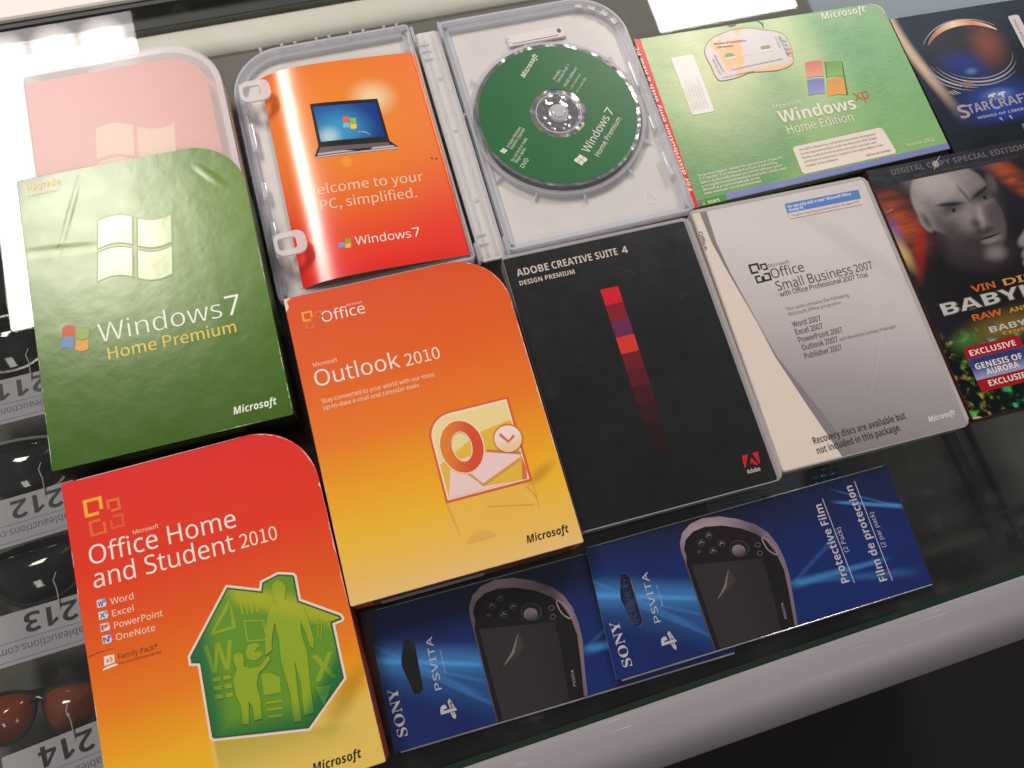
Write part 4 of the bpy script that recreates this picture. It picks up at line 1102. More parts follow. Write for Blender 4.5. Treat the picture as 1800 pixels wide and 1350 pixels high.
text(xp, 'Microsoft', -18.2, -8.4, 22.4, 3.8, xw, Zx + 0.1); text(xp, 'Windows', -17.2, -20.8, 62.2, 10.2, xw, Zx + 0.1, 'bold', -0.3, res=4)
text(xp, 'xp', 46.6, -14.2, 12.0, 8.6, ink((216, 84, 52), 0.3), Zx + 0.1, res=4); text(xp, 'Home Edition', -14.8, -30.9, 53.4, 7.2, xw, Zx + 0.1, 'sans', 0.4, res=4)
maker_mark(xp, 48.2, 60.6, 38.4, 6.4, xw, Zx + 0.1)
o = slab('paper_label', [(-14.8, -65.2), (58.6, -63.6), (60.0, -61.6), (57.4, -42.0), (55.6, -40.4), (-14.4, -42.0), (-16.2, -43.6), (-16.4, -63.4)], Zx, Zx + 0.1, [ink((236, 222, 208), 0.4)] * 2, xp)
lt = ink((110, 96, 96))
for k, (s, w) in enumerate((('This OEM software may not be delivered unless accompanied', 62), ('by the required hardware under the Microsoft OEM System', 62), ('Builder License found at www.microsoft.com/oem and', 60), ('Certificate of Authenticity. Support is the responsibility of the', 64), ('installer of this software.', 26))):
    text(o, s, -12.0, -46.4 - 3.4 * k, w, 1.8, lt, Zx + 0.2, 'sans', 0.8, res=1)
text(o, 'OEM Part No. X10-06263', 36, -61.4, 20, 1.4, lt, Zx + 0.2, 'bold', 1, res=1)
for k, (s, w) in enumerate((('For product support, contact the manufacturer of your PC.', 66.4), ('IS IT GENUINE? If you believe the Certificate of Authenticity', 61), ('label or the Microsoft software you received with your system', 64), ('is not legally licensed and/or may be counterfeit, please e-mail', 66), ('Microsoft at piracy@microsoft.com, or visit', 44), ('www.microsoft.com/piracy/howtotell', 44.2))):
    text(xp, s, -92.8, -50.7 - 2.95 * k, w, 2.0, xw, Zx + 0.1, 'bold', 1.0, res=1)
decal('start_button', [(-99.6, -73.6), (-79.0, -73.1), (-77.6, -68.0), (-99.4, -68.6)], Zx, ink((84, 150, 60), 0.3), xp)
flag(xp, (-98.6, -73.0), (3.6, 0.1), (0.6, 3.4), [(214, 84, 60), (120, 170, 70), (90, 120, 190), (230, 170, 60)], Zx + 0.1, 0.08)
text(xp, 'start', -92.6, -72.8, 9.0, 3.0, xw, Zx + 0.1, 'bold')
text(xp, 'Version 2002', 69.6, -60.4, 23.4, 2.9, xw, Zx + 0.1, 'sans', 1.4, res=2)
wornx = ink((214, 214, 190), 0.7)
decal('worn_edge', [(92, 67.6), (96, 66), (99.8, 63.4), (101.4, 56), (100.2, 56.2), (98.6, 62.4), (95.4, 65.0), (92, 66.4)], Zx, wornx, xp)
decal('worn_edge', [(-28, 70.3), (-20, 70.1), (-22, 68.8), (-26, 68.6)], Zx, ink((80, 120, 60)), xp)
decal('worn_edge', band([(-3, 70), (0, 66.5), (-0.5, 62.5)], [0.6, 1.6, 0.4]), Zx, ink((70, 116, 56)), xp)

# ---- dark game sleeve
sc2 = thing('game_sleeve', 'dark blue game sleeve with glowing silver title, top right corner', 'game sleeve', (345, 161, 0), -0.02)
g = Graph('space_cover')
n = g.noise(0.06, 4)
col = g.mix(alb((14, 15, 26)), alb((34, 35, 50)), n * g.ss(-20, 60, g.y))
limb = g.m('SQRT', (g.x + 145) * (g.x + 145) + (g.y - 5) * (g.y - 5))
band_ = g.ss(101, 95, limb) * g.ss(82, 93, limb)
col = g.mix(col, alb((222, 190, 160)), band_ * 0.0)
# a curved bright horizon down the left edge and a ringed porthole with warm and blue glows (generic art)
arc = g.m('ABSOLUTE', g.x + 60 - g.ss(70, -70, g.y) * 26)
col = g.mix(col, alb((226, 196, 166)), g.ss(7.5, 0.5, arc) * g.ss(-42, 20, g.y) * 0.85)
col = g.mix(col, alb((50, 34, 34)), g.ell(-8, 22, 30, 24, 0.5, -0.15) * 0.8)
col = g.mix(col, alb((30, 44, 130)), g.ell(-16, 11, 15, 10, 0.9, -0.4) * 0.9)
col = g.mix(col, alb((110, 150, 190)), g.ell(-14, 5, 4, 2.2, 0.9) * 0.6)
col = g.mix(col, alb((150, 80, 52)), g.ell(10, 26, 11, 15, 0.95, -0.2) * 0.65)
col = g.mix(col, alb((40, 70, 170)), g.ell(-2, -27, 26, 16, 0.98) * 0.8)
col = g.mix(col, alb((120, 160, 220)), g.ell(-2, -19, 10, 4, 0.98) * 0.5)
col = g.mix(col, (0.006, 0.007, 0.010, 1), g.ss(-38, -46, g.y))
g.surface(col, 0.3, 0, 0.25, bump=g.noise(0.03, 2) * 2, bump_dist=0.0002)
slab('sleeve', [(-57.4, -62), (68, -62), (68, 61.4), (-59.4, 63.6)], 0.05, 5.0, [g.mat, card_side('sc_side', (24, 24, 34))], sc2, bevel=0.4)
Zs = 5.14
gr = Graph('ring_gold')
gr.surface(gr.ramp(gr.x, -46, 34, [(-46, alb((70, 44, 34))), (-28, alb((200, 110, 50))), (-10, alb((250, 214, 160))), (6, alb((220, 120, 60))), (24, alb((236, 214, 180))), (34, alb((90, 80, 80)))]), 0.25)
decal('ring', band(ellipse(-6, 8, 42, 41, 24, -0.1, 0.9, 2.55), [1.0 + 4.4 * math.sin(math.pi * i / 24) for i in range(25)]), Zs, gr.mat, sc2)
silv = ink((170, 164, 170), 0.2)
decal('ring', band(ellipse(-6, 10, 45, 42, 24, -0.1, 0.95, 2.6), [0.3 + 0.7 * math.sin(math.pi * i / 24) for i in range(25)]), Zs + 0.08, silv, sc2)
for rx_, ry_, a0, a1, w in ((36, 26, 3.5, 5.9, 1.4), (39, 29, 3.4, 5.6, 0.9), (33, 23, 3.9, 6.2, 0.7), (44, 31, 3.5, 4.6, 1.6), (48, 34, 3.6, 4.5, 0.8)):
    decal('ring', band(ellipse(-6, 20, rx_, ry_, 20, -0.1, a0, a1), [0.1 + w * math.sin(math.pi * i / 20) for i in range(21)]), Zs, silv, sc2)
for k in range(3): decal('ring', band([(-41 + 2.6 * k, -8.5), (-36 + 2.6 * k, -12.5)], 0.8), Zs, silv, sc2)
decal('ring_bolt', ellipse(-22, -6, 5, 3.2, 9), Zs + 0.1, ink((130, 104, 96)), sc2)
decal('ring_bolt', ellipse(36, 4, 4, 3.4, 9), Zs + 0.1, ink((170, 130, 104)), sc2)
st = ink((164, 152, 158), 0.25)
text(sc2, 'S', -39.6, -33.6, 8.6, 11.4, st, Zs, 'bold', 1, res=3); text(sc2, 'TAR', -31.4, -30.6, 18.6, 7.6, st, Zs, 'bold', 1, res=3)
text(sc2, 'C', -11.8, -31.2, 7.4, 10.0, st, Zs, 'bold', 1, res=3); text(sc2, 'RAFT', -4.0, -30.2, 28.0, 7.6, st, Zs, 'bold', 1, res=3)
text(sc2, 'WINGS OF LIBERTY', -27.0, -36.6, 46, 2.1, ink((170, 170, 190)), Zs, 'bold', 0.6)
for x in (-11, -2.6):
    decal('numeral', [(x, -20.6), (x + 1.6, -18.0), (x + 6.6, -17.2), (x + 8.2, -18.6), (x + 5.4, -19.4), (x + 4.6, -23.4), (x + 3.4, -22.0), (x + 3.0, -19.8)], Zs, ink((206, 200, 206), 0.25), sc2)
    decal('numeral', [(x + 0.6, -38.6), (x + 3.0, -38.8), (x + 3.0, -42.4)], Zs, ink((150, 170, 214), 0.25), sc2)
decal('rating_mark', rr(5, -53.5, 16, -47.5, 0.6), Zs, ink((70, 120, 140)), sc2)
o = slab('white_sticker', rr(37.6, -8, 47.2, 47.4, 2.0), Zs, Zs + 0.1, [ink((214, 202, 202), 0.4)] * 2, sc2)
text(o, 'PKDN 4KDL YW8N LW7D', 40.2, 43, 44, 2.4, ink((120, 110, 120)), Zs + 0.2, 'sans', -90, res=2)

# ---- dark film box with a portrait, in a foil slip cover
bb = thing('film_box', 'dark film box with grey portrait of a bald man, far right', 'film box', (270.4, 1.5, 0), -0.020)
g = Graph('film_cover')
n = g.noise(0.06, 4)
col = g.mix(alb((18, 16, 20)), alb((34, 32, 40)), n)
# sky glow and red collar
streaky = g.ss(0.3, 0.7, g.noise(0.08, 4, sx=0.5, sy=1.6, seed=21))
col = g.mix(col, alb((190, 78, 34)), g.ell(-58, 50, 13, 22, 0.95, 0.3) * (0.25 + 0.75 * streaky))
col = g.mix(col, alb((226, 190, 120)), g.ell(-66, 30, 4, 13, 0.9, 0.2) * 0.7)
col = g.mix(col, alb((84, 110, 170)), g.ell(-66, 45, 5, 10, 0.9) * 0.5)
col = g.mix(col, alb((170, 34, 24)), g.ell(-53, 27, 3.6, 18, 0.8, -0.42) * 0.8)
col = g.mix(col, alb((190, 84, 34)), g.ell(38, 68, 7, 26, 0.9, 0.6) * (0.2 + 0.7 * streaky))
col = g.mix(col, alb((90, 100, 130)), g.ell(12, 86, 20, 5, 0.9, -0.2) * 0.4)
# coat and shoulders
col = g.mix(col, alb((20, 16, 18)), g.ell(-10, 2, 46, 36, 0.35, -0.1))
# the head: skull, jaw, ear, then features
skin1, skin2 = alb((158, 147, 147)), alb((98, 88, 90))
tone = g.mix(skin2, skin1, g.ss(34, -24, g.x - g.y * 0.45 + 26) * (0.45 + 0.8 * g.noise(0.12, 4)))
tone = g.mix(tone, alb((70, 61, 63)), g.ss(0.5, 0.75, g.noise(0.9, 3, seed=7)) * 0.35)
head = g.m('MAXIMUM', g.ell(-13, 60, 31, 30, 0.05, -0.15), g.ell(-5, 40, 23, 30, 0.07, -0.32))
col = g.mix(col, tone, head)
col = g.mix(col, alb((132, 121, 121)), g.ell(-40, 47.5, 4.2, 8.5, 0.25, 0.15))
col = g.mix(col, alb((70, 60, 62)), g.ell(-39.2, 47.5, 1.8, 5.0, 0.8, 0.15) * 0.8)
col = g.mix(col, alb((84, 75, 77)), g.ell(-31, 46, 5, 12, 0.95, 0.1) * 0.7)
col = g.mix(col, alb((200, 190, 188)), g.ell(-22, 76, 16, 9, 0.9, -0.2) * 0.5)
# beard, mouth, nose, eyes
col = g.mix(col, alb((46, 38, 40)), g.m('MULTIPLY', g.ell(-14, 18, 20, 14, 0.5, -0.35), g.ss(0.25, 0.6, g.noise(0.5, 3) + 0.25)) * 0.95)
col = g.mix(col, alb((62, 53, 55)), g.ell(-25, 32, 9, 18, 0.85, -0.25) * 0.85)
col = g.mix(col, alb((58, 48, 50)), g.m('MULTIPLY', g.ell(-4, 19, 20, 14, 0.7, -0.2), 0.55))
col = g.mix(col, alb((150, 138, 138)), g.ell(0, 14, 7, 5, 0.8) * 0.6)
col = g.mix(col, alb((54, 44, 46)), g.ell(-1, 31.5, 8, 2.6, 0.6, 0.1) * 0.9)
col = g.mix(col, alb((128, 112, 112)), g.ell(2, 24.5, 8, 3.0, 0.5, 0.12))
col = g.mix(col, alb((34, 28, 30)), g.ell(1, 26.4, 8.4, 0.9, 0.5, 0.1))
col = g.mix(col, alb((176, 165, 163)), g.ell(1.5, 43, 2.6, 8, 0.9, -0.25) * 0.5)
col = g.mix(col, alb((60, 52, 54)), g.ell(9, 41, 4.5, 10, 0.95, -0.2) * 0.55)
col = g.mix(col, alb((56, 48, 50)), g.ell(18, 50, 5, 22, 0.9, -0.2) * 0.6)
col = g.mix(col, alb((62, 52, 54)), g.ell(-4.5, 38, 3.4, 4.0, 0.8) * 0.8)
for ex, ey in ((-17, 53), (10, 57.5)):
    col = g.mix(col, alb((50, 42, 44)), g.ell(ex, ey + 0.8, 9.0, 4.6, 0.95, 0.18) * 0.85)
    col = g.mix(col, alb((134, 124, 124)), g.ell(ex, ey - 5.2, 6.5, 1.6, 0.9, 0.15) * 0.5)
    col = g.mix(col, alb((96, 88, 90)), g.ell(ex, ey - 1.8, 3.8, 0.9, 0.6, 0.12))
    col = g.mix(col, alb((26, 22, 24)), g.ell(ex + 0.8, ey - 1.4, 1.6, 1.5, 0.4))
    col = g.mix(col, alb((24, 20, 22)), g.ell(ex, ey + 3.6, 9.8, 1.5, 0.6, -0.12 if ex < 0 else 0.42) * 0.9)
col = g.mix(col, alb((80, 68, 70)), g.ell(-3, 62, 1.4, 7, 0.7, 0.3) * 0.7)
col = g.mix(col, alb((90, 80, 82)), g.ell(21, 66, 3.4, 7, 0.6, -0.1) * 0.9)
# raised fist at the right
for hx, hy, r in ((27, 19, 6), (31, 13, 6.5), (24, 9, 5), (32, 24, 5), (21, 3, 4)):
    col = g.mix(col, alb((150, 138, 138)), g.ell(hx, hy, r * 1.3, r * 0.7, 0.4, 0.5) * 0.85)
col = g.mix(col, alb((58, 70, 100)), g.ell(38, 20, 5, 16, 0.3, -0.2) * 0.8)
# top banner
col = g.mix(col, alb((36, 32, 38)), g.ss(80.5, 81.5, g.y - g.x * 0.0))
# holographic lower third
hn = g.noise(0.035, 4, seed=5); hn2 = g.noise(0.12, 3, seed=11)
low = g.ss(-32, -46, g.y)
col = g.mix(col, alb((12, 22, 22)), low * 0.9)
hsv = g.n('ShaderNodeCombineColor', mode='HSV')
g.put(hsv.inputs[0], g.m('FRACT', hn * 1.3 + g.x * 0.006 + 0.95)); hsv.inputs[1].default_value = 0.9; g.put(hsv.inputs[2], g.ss(0.52, 0.80, hn2 + g.noise(0.6, 2, sx=0.25) * 0.18) * 0.8)
col = g.mix(col, V(g, hsv.outputs[0]), low * g.ss(0.48, 0.7, hn2) * 0.9)
col = g.mix(col, alb((150, 124, 36)), g.ell(-18, -40, 26, 9, 0.95, 0.1) * 0.55)
col = g.mix(col, alb((60, 130, 60)), g.ell(-48, -44, 9, 6, 0.95) * 0.6)
g.surface(col, 0.22, g.ss(-40, -50, g.y) * 0.35, 0.5, coat=0.2, coat_rough=0.15, bump=g.noise(0.03, 3) * 2, bump_dist=0.0003)
slab('slip_cover', round_rect(134, 190, (0.8, 0.8, 0.8, 0.8)), 0.05, 17.0, [g.mat, card_side('film_side', (86, 26, 26), 0.35)], bb, bevel=0.4)
Zb = 17.14
bt = ink((104, 96, 98), 0.3)
text(bb, 'DIGITAL C', -49.4, 87.6, 32.0, 4.4, bt, Zb, 'bold', -0.4, res=2); text(bb, 'PY SPECIAL EDITION', -10.4, 87.2, 69.6, 4.4, bt, Zb, 'bold', -0.4, res=2)
decal('disc_mark', ellipse(-14.0, 89.4, 2.8, 2.8, 20), Zb, ink((150, 140, 136), 0.3), bb)
text(bb, 'COPIE NUM\u00c9RIQUE EN ANGLAIS SEULEMENT INCLUS', -33.6, 82.8, 84.0, 2.2, ink((84, 76, 80), 0.3), Zb, 'sans', -1.0, res=1)
org = ink((206, 96, 40), 0.3); yel = ink((206, 150, 56), 0.3)
text(bb, 'VIN', -29.0, -10.6, 18.0, 4.6, org, Zb, 'sans', 0, offset=0.015); text(bb, 'DIESEL', -4.4, -10.8, 50.0, 4.6, yel, Zb, 'sans', 0, offset=0.015)
text(bb, 'BABYLON', -56.6, -22.2, 108.6, 8.6, ink((72, 72, 74), 0.3), Zb, 'bold', 0.3, res=3, offset=0.03)
text(bb, 'BABYLON', -56.2, -22.0, 107.8, 8.4, ink((190, 184, 180), 0.3), Zb + 0.08, 'bold', 0.3, res=3)
text(bb, 'RAW', -37.4, -30.2, 22.6, 4.2, org, Zb, 'sans', -0.6, offset=0.02); text(bb, 'AND UNCUT', -9.6, -30.4, 44, 3.2, yel, Zb, 'sans', -0.6, offset=0.012)
text(bb, 'BABYLON A.D.', -29.2, -41.0, 76, 4.2, ink((190, 186, 186), 0.3), Zb, 'bold'); text(bb, 'CENSURE', -21.0, -44.6, 30, 2.2, yel, Zb, 'bold')
badge = slab('round_badge', round_rect(43, 32, (3, 3, 3, 3), -32.0, -62.8), Zb, Zb + 0.12, [ink((158, 22, 32), 0.25)] * 2, bb)
g = Graph('badge_blue')
g.surface(g.mix(alb((150, 156, 196)), alb((50, 66, 122)), g.ss(-71, -60, g.y)), 0.25)
decal('badge_field', [(-53.4, -70.2), (-10.6, -70.2), (-10.6, -55.2), (-53.4, -55.2)], Zb + 0.2, g.mat, badge)
be = ink((236, 220, 214), 0.3)
text(badge, 'EXCLUSIVE', -50.2, -53.4, 34.6, 3.9, be, Zb + 0.24, 'bold'); text(badge, 'GRAPHIC NOVEL PREQUEL', -51.0, -58.2, 37.0, 2.0, ink((30, 40, 84)), Zb + 0.28, 'bold', res=2)
text(badge, 'GENESIS OF', -50.4, -63.2, 35.2, 4.0, be, Zb + 0.28, 'bold'); text(badge, 'AURORA', -44.4, -68.2, 24.4, 4.0, be, Zb + 0.28, 'bold')
text(badge, 'EXCLUSIF', -46.2, -76.0, 27.4, 3.9, be, Zb + 0.28, 'bold')
decal('scratch', band([(-17, 85), (-13, 91), (-8, 95)], [0.2, 0.6, 0.3]), Zb + 0.1, ink((216, 190, 170), 0.4), bb)
decal('scratch', band([(-66, 60), (-60, 62)], [0.2, 0.5]), Zb + 0.1, ink((190, 170, 160), 0.4), bb)
decal('worn_edge', [(-66.8, -94.4), (-60, -94.6), (-62, -93.4), (-66.6, -92.8)], Zb, ink((190, 160, 130), 0.7), bb)

# ---- two hanging cards with screen film, in clear sleeves
def film_pack(label, loc, rot, tilt, outline):
    t = thing('screen_film_pack', label, 'card pack', loc, rot, 'blue screen film packs')
    t.rotation_euler = (0, tilt, rot)
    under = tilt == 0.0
    g = Graph('blue_print')
    n = g.noise(0.02, 3)
    col = g.mix(alb((13, 32, 90)), alb((17, 52, 130)), n)
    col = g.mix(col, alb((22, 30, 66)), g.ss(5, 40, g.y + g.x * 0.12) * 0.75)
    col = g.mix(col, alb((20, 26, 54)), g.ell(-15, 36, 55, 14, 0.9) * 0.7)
    for p in ((-112, 13, -40, -9, 3.0, 2.2, 1.0), (-112, 13, -20, -12, 12, 12, 0.5), (-112, 13, -10, -34, 20, 26, 0.22), (-108, 22, -48, -26, 1.4, 3.0, 0.35), (-90, 4, -40, -34, 1.2, 2.4, 0.3), (-80, 0, -44, -18, 1.0, 2.0, 0.3),
              (106, 11, 60, 26, 2.6, 1.6, 0.8), (106, 10, 62, 34, 1.2, 1.0, 0.35), (14, -15.5, 84, -17, 4.5, 2.0, 0.6), (14, -14, 100, -30, 2.0, 5.0, 0.25), (14, -16, 60, 8, 1.5, 3.0, 0.2)):
        col = g.mix(col, alb((84, 166, 236)), g.streak(*p[:6], soft=0.7) * p[6])
    g.surface(col, 0.34, 0, 0.45)
    hole = [(-87.2, 18.6), (-84.0, 18.4), (-81.4, 14.5), (-82.4, -11.6), (-85.6, -13.6), (-88.2, -12.4), (-91.6, 4.5), (-91.0, 8.0)]
    # card with a hanging slot cut through it
    i0 = 0
    ring = list(outline)
    j = min(range(len(ring)), key=lambda i: (ring[i][0] - hole[4][0]) ** 2 + (ring[i][1] - hole[4][1]) ** 2)
    area = sum(hole[i - 1][0] * hole[i][1] - hole[i][0] * hole[i - 1][1] for i in range(len(hole)))
    hcw = hole if area < 0 else hole[::-1]
    k = min(range(len(hcw)), key=lambda i: (hcw[i][0] - ring[j][0]) ** 2 + (hcw[i][1] - ring[j][1]) ** 2)
    eps = 0.02
    path = ring[:j + 1] + hcw[k:] + hcw[:k] + [(hcw[k][0] + eps, hcw[k][1])] + [(ring[j][0] + eps, ring[j][1])] + ring[j + 1:]
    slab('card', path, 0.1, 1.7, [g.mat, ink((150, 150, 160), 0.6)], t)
    z = 1.84
    white = ink((216, 208, 216), 0.3)
    text(t, 'SONY', -96.6, -33.2, 26.8, 5.7, white, z, 'serifbold', 91, res=4)
    text(t, 'PSVITA', -72.0, -14.2, 30.2, 3.9, white, z, 'sans', 87.5, res=4, spacing=1.05)
    text(t, 'PlayStation Vita', -67.4, -5.8, 12.8, 1.1, white, z, 'sans', 89, res=1)
    for k, poly in enumerate(([(4.6, 0.0), (6.2, 0.6), (6.2, 8.2), (6.9, 7.9), (7.1, 5.6), (9.0, 6.0), (9.4, 7.6), (8.4, 9.4), (6.6, 10.0), (4.6, 10.2)],
                              band([(4.3, 3.9), (1.6, 3.0), (0.9, 2.4), (1.8, 1.9), (4.3, 2.4)], [1.0, 1.1, 1.2, 1.1, 0.9]),
                              band([(6.5, 1.6), (9.6, 2.6), (11.2, 3.4), (10.4, 4.0), (6.5, 3.4)], [1.0, 1.1, 1.2, 1.1, 0.9]))):
        decal('play_logo', [(-66.2 - 0.95 * py, -32.4 + 1.02 * px) for px, py in poly], z + 0.03 * k, white, t)
    if len(outline) and max(p[0] for p in outline) > 60:
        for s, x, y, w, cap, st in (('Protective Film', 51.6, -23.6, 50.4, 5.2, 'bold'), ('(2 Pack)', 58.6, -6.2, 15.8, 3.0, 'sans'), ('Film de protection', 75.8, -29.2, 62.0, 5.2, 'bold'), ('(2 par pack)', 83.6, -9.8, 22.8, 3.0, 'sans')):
            text(t, s, x, y, w, cap, white if not under else ink((84, 84, 100), 0.3), z, st, 88.6, res=3)  # lower pack lettering in darker ink: shade inside the slot put into colour
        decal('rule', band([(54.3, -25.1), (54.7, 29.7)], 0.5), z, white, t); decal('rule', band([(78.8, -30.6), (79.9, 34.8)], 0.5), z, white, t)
    # picture of the hand-held console
    yb = min(p[1] for p in outline) + 0.4
    body = [(-45.6, yb), (-46.0, 12), (-46.0, 21.5), (-45.2, 27.0), (-41.5, 32.8), (-35, 36.6), (-26, 38.2), (-15, 36.4), (-4, 31.8), (6, 25.4), (12, 18.6), (15.2, 10), (16.2, 0), (15.6, -10), (12.4, -25), (9.6, yb)]
    gs = Graph('console_rim')
    gs.surface(gs.mix(alb((96, 80, 92)), alb((186, 162, 170)), gs.ell(-28, 36, 26, 16, 0.9) + gs.ss(4, 12, gs.x) * 0.4), 0.3)
    decal('console_rim', body, z, gs.mat, t)
    face_ = [(-45.0, yb), (-45.2, 14), (-43.6, 18), (-43.8, 22.8), (-40.8, 28.2), (-34.6, 31.8), (-26, 32.6), (-15, 30.4), (-4, 25.6), (4.2, 19.8), (9, 13.8), (12.4, 5.0), (13.4, -6), (11.2, -20), (7.4, yb)]
    decal('console_face', face_, z + 0.08, ink((26, 22, 24), 0.3), t)
    gsn = Graph('console_screen')
    gsn.surface(gsn.mix(alb((56, 50, 50)), alb((44, 40, 42)), gsn.ss(-30, 10, gsn.x)), 0.3)
    decal('console_screen', [(-42.6, 12.6), (2.4, 4.8), (1.6, -12), (-1.8, yb), (-42.0, yb), (-42.4, -10)], z + 0.14, gsn.mat, t)
    decal('console_screen', [(-24.5, -2.2), (-20.4, 4.8), (-18.8, -4.0), (-26.0, -8.4), (-34.0, -11.6), (-27.5, -7.0)], z + 0.2, ink((72, 65, 65), 0.3), t)
    decal('console_screen', band([(-34.0, -11.4), (-26.5, -5.4), (-21.0, 3.8)], [0.2, 1.7, 0.4]), z + 0.26, ink((140, 124, 118), 0.3), t)
    decal('thumb_stick', ellipse(-9.6, 14.2, 6.4, 5.2, 24, -0.3), z + 0.2, ink((70, 62, 66), 0.25), t)
    decal('thumb_stick', ellipse(-9.8, 14.2, 5.7, 4.5, 24, -0.3), z + 0.24, ink((36, 32, 34), 0.25), t)
    gst = Graph('stick_top')
    gst.surface(gst.mix(alb((70, 62, 66)), alb((150, 132, 138)), gst.ss(8.5, 16, gst.y)), 0.25)
    decal('thumb_stick', ellipse(-10.4, 13.0, 4.3, 3.7, 24, -0.3), z + 0.3, gst.mat, t)
    for bx_, by_ in ((-31.9, 24.0), (-25.8, 27.0), (-19.6, 20.0), (-26.3, 17.1)):
        annulus('console_button', ellipse(bx_, by_, 2.5, 2.1, 20), ellipse(bx_, by_, 2.2, 1.8, 20), z + 0.2, ink((96, 90, 94), 0.3), t)
        decal('console_button', band([(bx_ - 1.3, by_ - 0.7), (bx_, by_ + 0.9), (bx_ + 1.3, by_ - 0.5)], 0.55), z + 0.24, ink((170, 164, 168), 0.3), t)
    for bx_, by_ in ((2.7, 13.2), (2.1, 8.0)):
        annulus('console_button', ellipse(bx_, by_, 1.9, 1.6, 18), ellipse(bx_, by_, 1.4, 1.1, 18), z + 0.2, ink((110, 100, 104), 0.3), t)
    decal('console_button', ellipse(-35.2, 18.9, 1.3, 0.9, 12), z + 0.2, ink((110, 66, 66), 0.3), t)
    loop = spline([(6.2, 16.0), (7.4, 9.0), (11.4, 4.2), (13.6, 5.8), (12.0, 11.4), (8.6, 16.4)], 5)
    area = sum(loop[i - 1][0] * loop[i][1] - loop[i][0] * loop[i - 1][1] for i in range(len(loop)))
    if area < 0: loop = loop[::-1]
    annulus('strap_loop', loop, offset_poly(loop, 0.8), z + 0.2, ink((176, 152, 158), 0.3), t)
    text(t, 'PSVITA', 4.6, -33.4, 9.4, 1.7, ink((190, 182, 186)), z + 0.2, 'sans', 84, res=1)
    # clear sleeve with a folded seam
    xs_ = [p[0] for p in outline]; ys_ = [p[1] for p in outline]
    slv = [(x * 1.004, y * 1.012) for x, y in outline]
    sl = slab('clear_sleeve', slv, 2.5, 2.62, [sleeve_mat, sleeve_mat], t)
    tube('sleeve_seam', [(min(xs_) + 3, min(ys_) - 0.4, 1.2), ((min(xs_) + max(xs_)) / 2, min(ys_) - 0.5, 1.4), (max(xs_) - 2, min(ys_) - 0.3, 1.2)], 0.5, sleeve_edge, t, 6)
    tube('sleeve_seam', [(min(xs_) + 6, max(ys_) + 0.3, 1.2), ((min(xs_) + max(xs_)) / 2, max(ys_) + 0.2, 1.5), (max(xs_) - 2, max(ys_), 1.2)], 0.3, sleeve_edge, t, 6)
    return t
sleeve_mat = clear('sleeve_film', (0.95, 0.95, 0.96, 1), 0.07, 1.46)
sleeve_edge = frosted('sleeve_edge_plastic', (0.85, 0.83, 0.83, 1), 0.35, 0.08, 0.3, gloss=0.3)
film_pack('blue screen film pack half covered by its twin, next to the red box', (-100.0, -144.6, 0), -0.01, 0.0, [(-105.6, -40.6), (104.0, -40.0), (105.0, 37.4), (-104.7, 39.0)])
film_pack('blue screen film pack lying on top, with full protective film lettering', (36.0, -142.7, 2.15), 0.0, 0.0195, [(-108.3, -38.6), (103.8, -39.2), (105.4, 38.4), (-103.2, 39.4)])

# ================================================================== lots under the glass
lens_black = plain('smoked_lens', (0.012, 0.012, 0.014), 0.08, 0, 0.6, wear=0.2)
lens_amber = plain('amber_lens', (0.19, 0.034, 0.010), 0.1, 0, 0.6, wear=0.3)
frame_black = plain('black_frame', (0.015, 0.014, 0.014), 0.25, 0, 0.5)
frame_grey = plain('grey_frame', (0.10, 0.09, 0.09), 0.25, 0.5, 0.5)
def sunglasses(label, x, y, rot, lens, frame, lw=30, lh=22, gap=35):
    t = thing('sunglasses', label, 'sunglasses', (x, y, -90), rot, 'sunglasses on the shelf')
    for s in (-1, 1):
        o = spline([(s * gap + p[0] * lw, p[1] * lh) for p in ((-0.9, 0.75), (0, 0.95), (0.95, 0.7), (0.9, -0.3), (0.3, -0.95), (-0.5, -0.9), (-0.95, -0.1))], 6)
        bm = bmesh.new(); rings = []
        for k in range(6):
            f = 1 - k / 6.0
            rings.append([bm.verts.new((s * gap + (px - s * gap) * f, py * f, 26 + 9 * (1 - f * f) - 4 * abs(px * f) / 60)) for px, py in o])
        for k in range(5):
            for i in range(len(o)): bm.faces.new((rings[k][i], rings[k][(i + 1) % len(o)], rings[k + 1][(i + 1) % len(o)], rings[k + 1][i]))
        bm.faces.new(rings[-1])
        from_bm('lens', bm, lens, t, angle=60)
        tube('rim', [(px, py, 25.5 - 4 * abs(px) / 60) for px, py in o + o[:1]], 1.8, frame, t, 6)
        tube('temple', [(s * (gap + lw), lh * 0.4, 22), (s * (gap + lw - 4), lh * 0.7, 10), (s * 10, lh * 0.9, 3), (-s * 40, lh * 0.6, 2.4)], [2.4, 2.6, 2.2, 2.0], frame, t, 6)
    tube('bridge', [(-gap + lw - 3, lh * 0.45, 26), (0, lh * 0.62, 28), (gap - lw + 3, lh * 0.45, 26)], 2.0, frame, t, 6)
    return t
sunglasses('black sunglasses seen under the glass beside the upper green box edge', -446, 150, 0.04, lens_black, frame_black)
sunglasses('black sunglasses with grey rims under the glass, beside the green box bottom', -446, 58, -0.05, lens_black, frame_grey)
sunglasses('black sunglasses under the glass, beside the top of the red box', -444, -18, 0.06, lens_black, frame_black, 31, 20)
sunglasses('amber lens sunglasses under the glass between lots 213 and 214', -420, -104, -0.12, lens_amber, frame_black, 17, 15, 20)

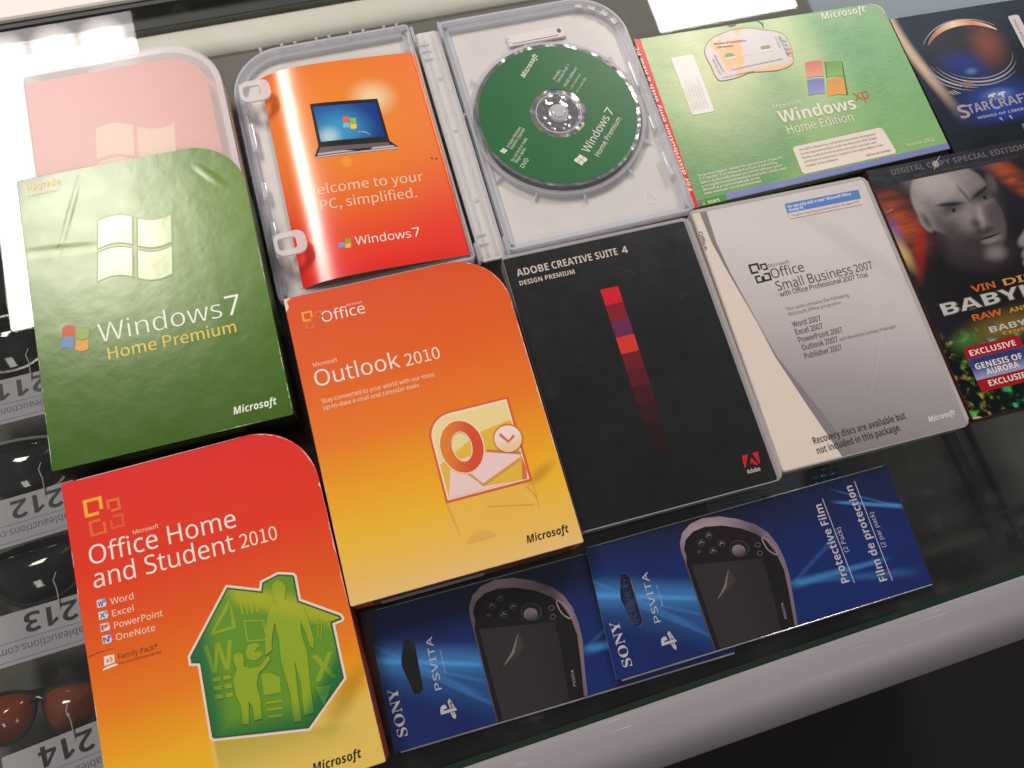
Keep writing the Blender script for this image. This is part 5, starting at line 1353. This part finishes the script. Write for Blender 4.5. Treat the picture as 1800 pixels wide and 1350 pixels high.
paper = ink((176, 170, 180), 0.6)
blue_line = ink((110, 124, 176), 0.5); dark_txt = ink((38, 44, 46), 0.5); blue_txt = ink((90, 96, 150), 0.5)
def lot_tag(num, y, where, rot=0.0, x=-402.0):
    t = thing('lot_tag', 'white paper lot tag %s under the glass, %s' % (num, where), 'tag', (x, y, -55), math.pi + rot, 'auction lot tags')
    slab('paper', round_rect(74, 32, (1, 1, 1, 1)), -0.4, 0.0, [paper, paper], t)
    text(t, num, -16.6, -13.2, 33.0, 12.2, dark_txt, 0.15, 'bold', 0, res=4)
    for yy in (2.0, 13.5): decal('rule', band([(-36.6, yy), (36.6, yy)], 0.35), 0.12, blue_line, t)
    text(t, 'ableauctions.com', -18, 5.0, 52, 4.6, blue_txt, 0.15, 'sans', 0, res=2)
    o = tube('string', [(-6, -10, 0.5), (-6.6, -16.2, 1.5), (-7.5, -22, 4), (-6.6, -28, 5), (-8, -33, 3)], 0.4, ink((190, 186, 180), 0.6), t, 6)
    return t
lot_tag('211', 103.5, 'beside the middle of the green box', 0.02)
lot_tag('212', 19.6, 'beside the gap between green and red boxes', 0.05)
lot_tag('213', -55.5, 'beside the middle of the red box', 0.03)
lot_tag('214', -137.0, 'nearest the counter front edge', 0.10)

red_mat = plain('red_cloth', (0.16, 0.018, 0.02), 0.7, wear=0.35, scale=0.06, bump=0.6)
o = thing('red_pouch', 'dark red pouch under the glass in the gap beside the orange box', 'pouch', (-217, 0, -90))
slab('pouch_body', spline([(-22, 70), (10, 76), (24, 60), (20, 0), (26, -70), (16, -140), (-10, -146), (-24, -120), (-18, -40)], 5)[::-1], 0.2, 16, [red_mat, red_mat], o, bevel=5, seg=4)
slab('zip', round_rect(3, 150, 0.8, 2, -30), 16.1, 17.2, [frame_grey, frame_grey], o, bevel=0.3)
o = thing('printed_leaflet', 'pale blue-grey leaflet under the glass below the black case corner', 'leaflet', (92, -90, -90), -0.10)
slab('leaflet_sheet', round_rect(88, 34, 3), 0.2, 1.0, [ink((150, 156, 176), 0.5)] * 2, o)
for k in range(4): decal('leaflet_rule', band([(-42, -6 + 3 * k), (6, -6 + 3 * k)], 0.6), 1.14, ink((90, 92, 110)), o)
for k in range(3): decal('leaflet_mark', rr(-2 + 13 * k, -9, 3 + 13 * k, -4.5, 0.5), 1.2, ink((40, 46, 44)), o)
o = thing('foil_bag', 'crinkled blue foil bag peeking out above the upper blue film pack', 'bag', (141, -97, -90), 0.2)
bm = bmesh.new()
bmesh.ops.create_icosphere(bm, subdivisions=4, radius=1)
for v in bm.verts:
    n_ = math.sin(v.co.x * 9 + v.co.y * 5) * math.cos(v.co.y * 11 - v.co.x * 4) * 0.22 + math.sin(v.co.x * 23 + 1) * math.sin(v.co.y * 19) * 0.1
    v.co = Vector((v.co.x * 15, v.co.y * 12, max(0.1, v.co.z * (5 + 12 * n_) + 4)))
from_bm('bag_body', bm, plain('blue_foil', (0.05, 0.24, 0.42), 0.16, 0.85, wear=0.6, scale=0.2), o, angle=80)
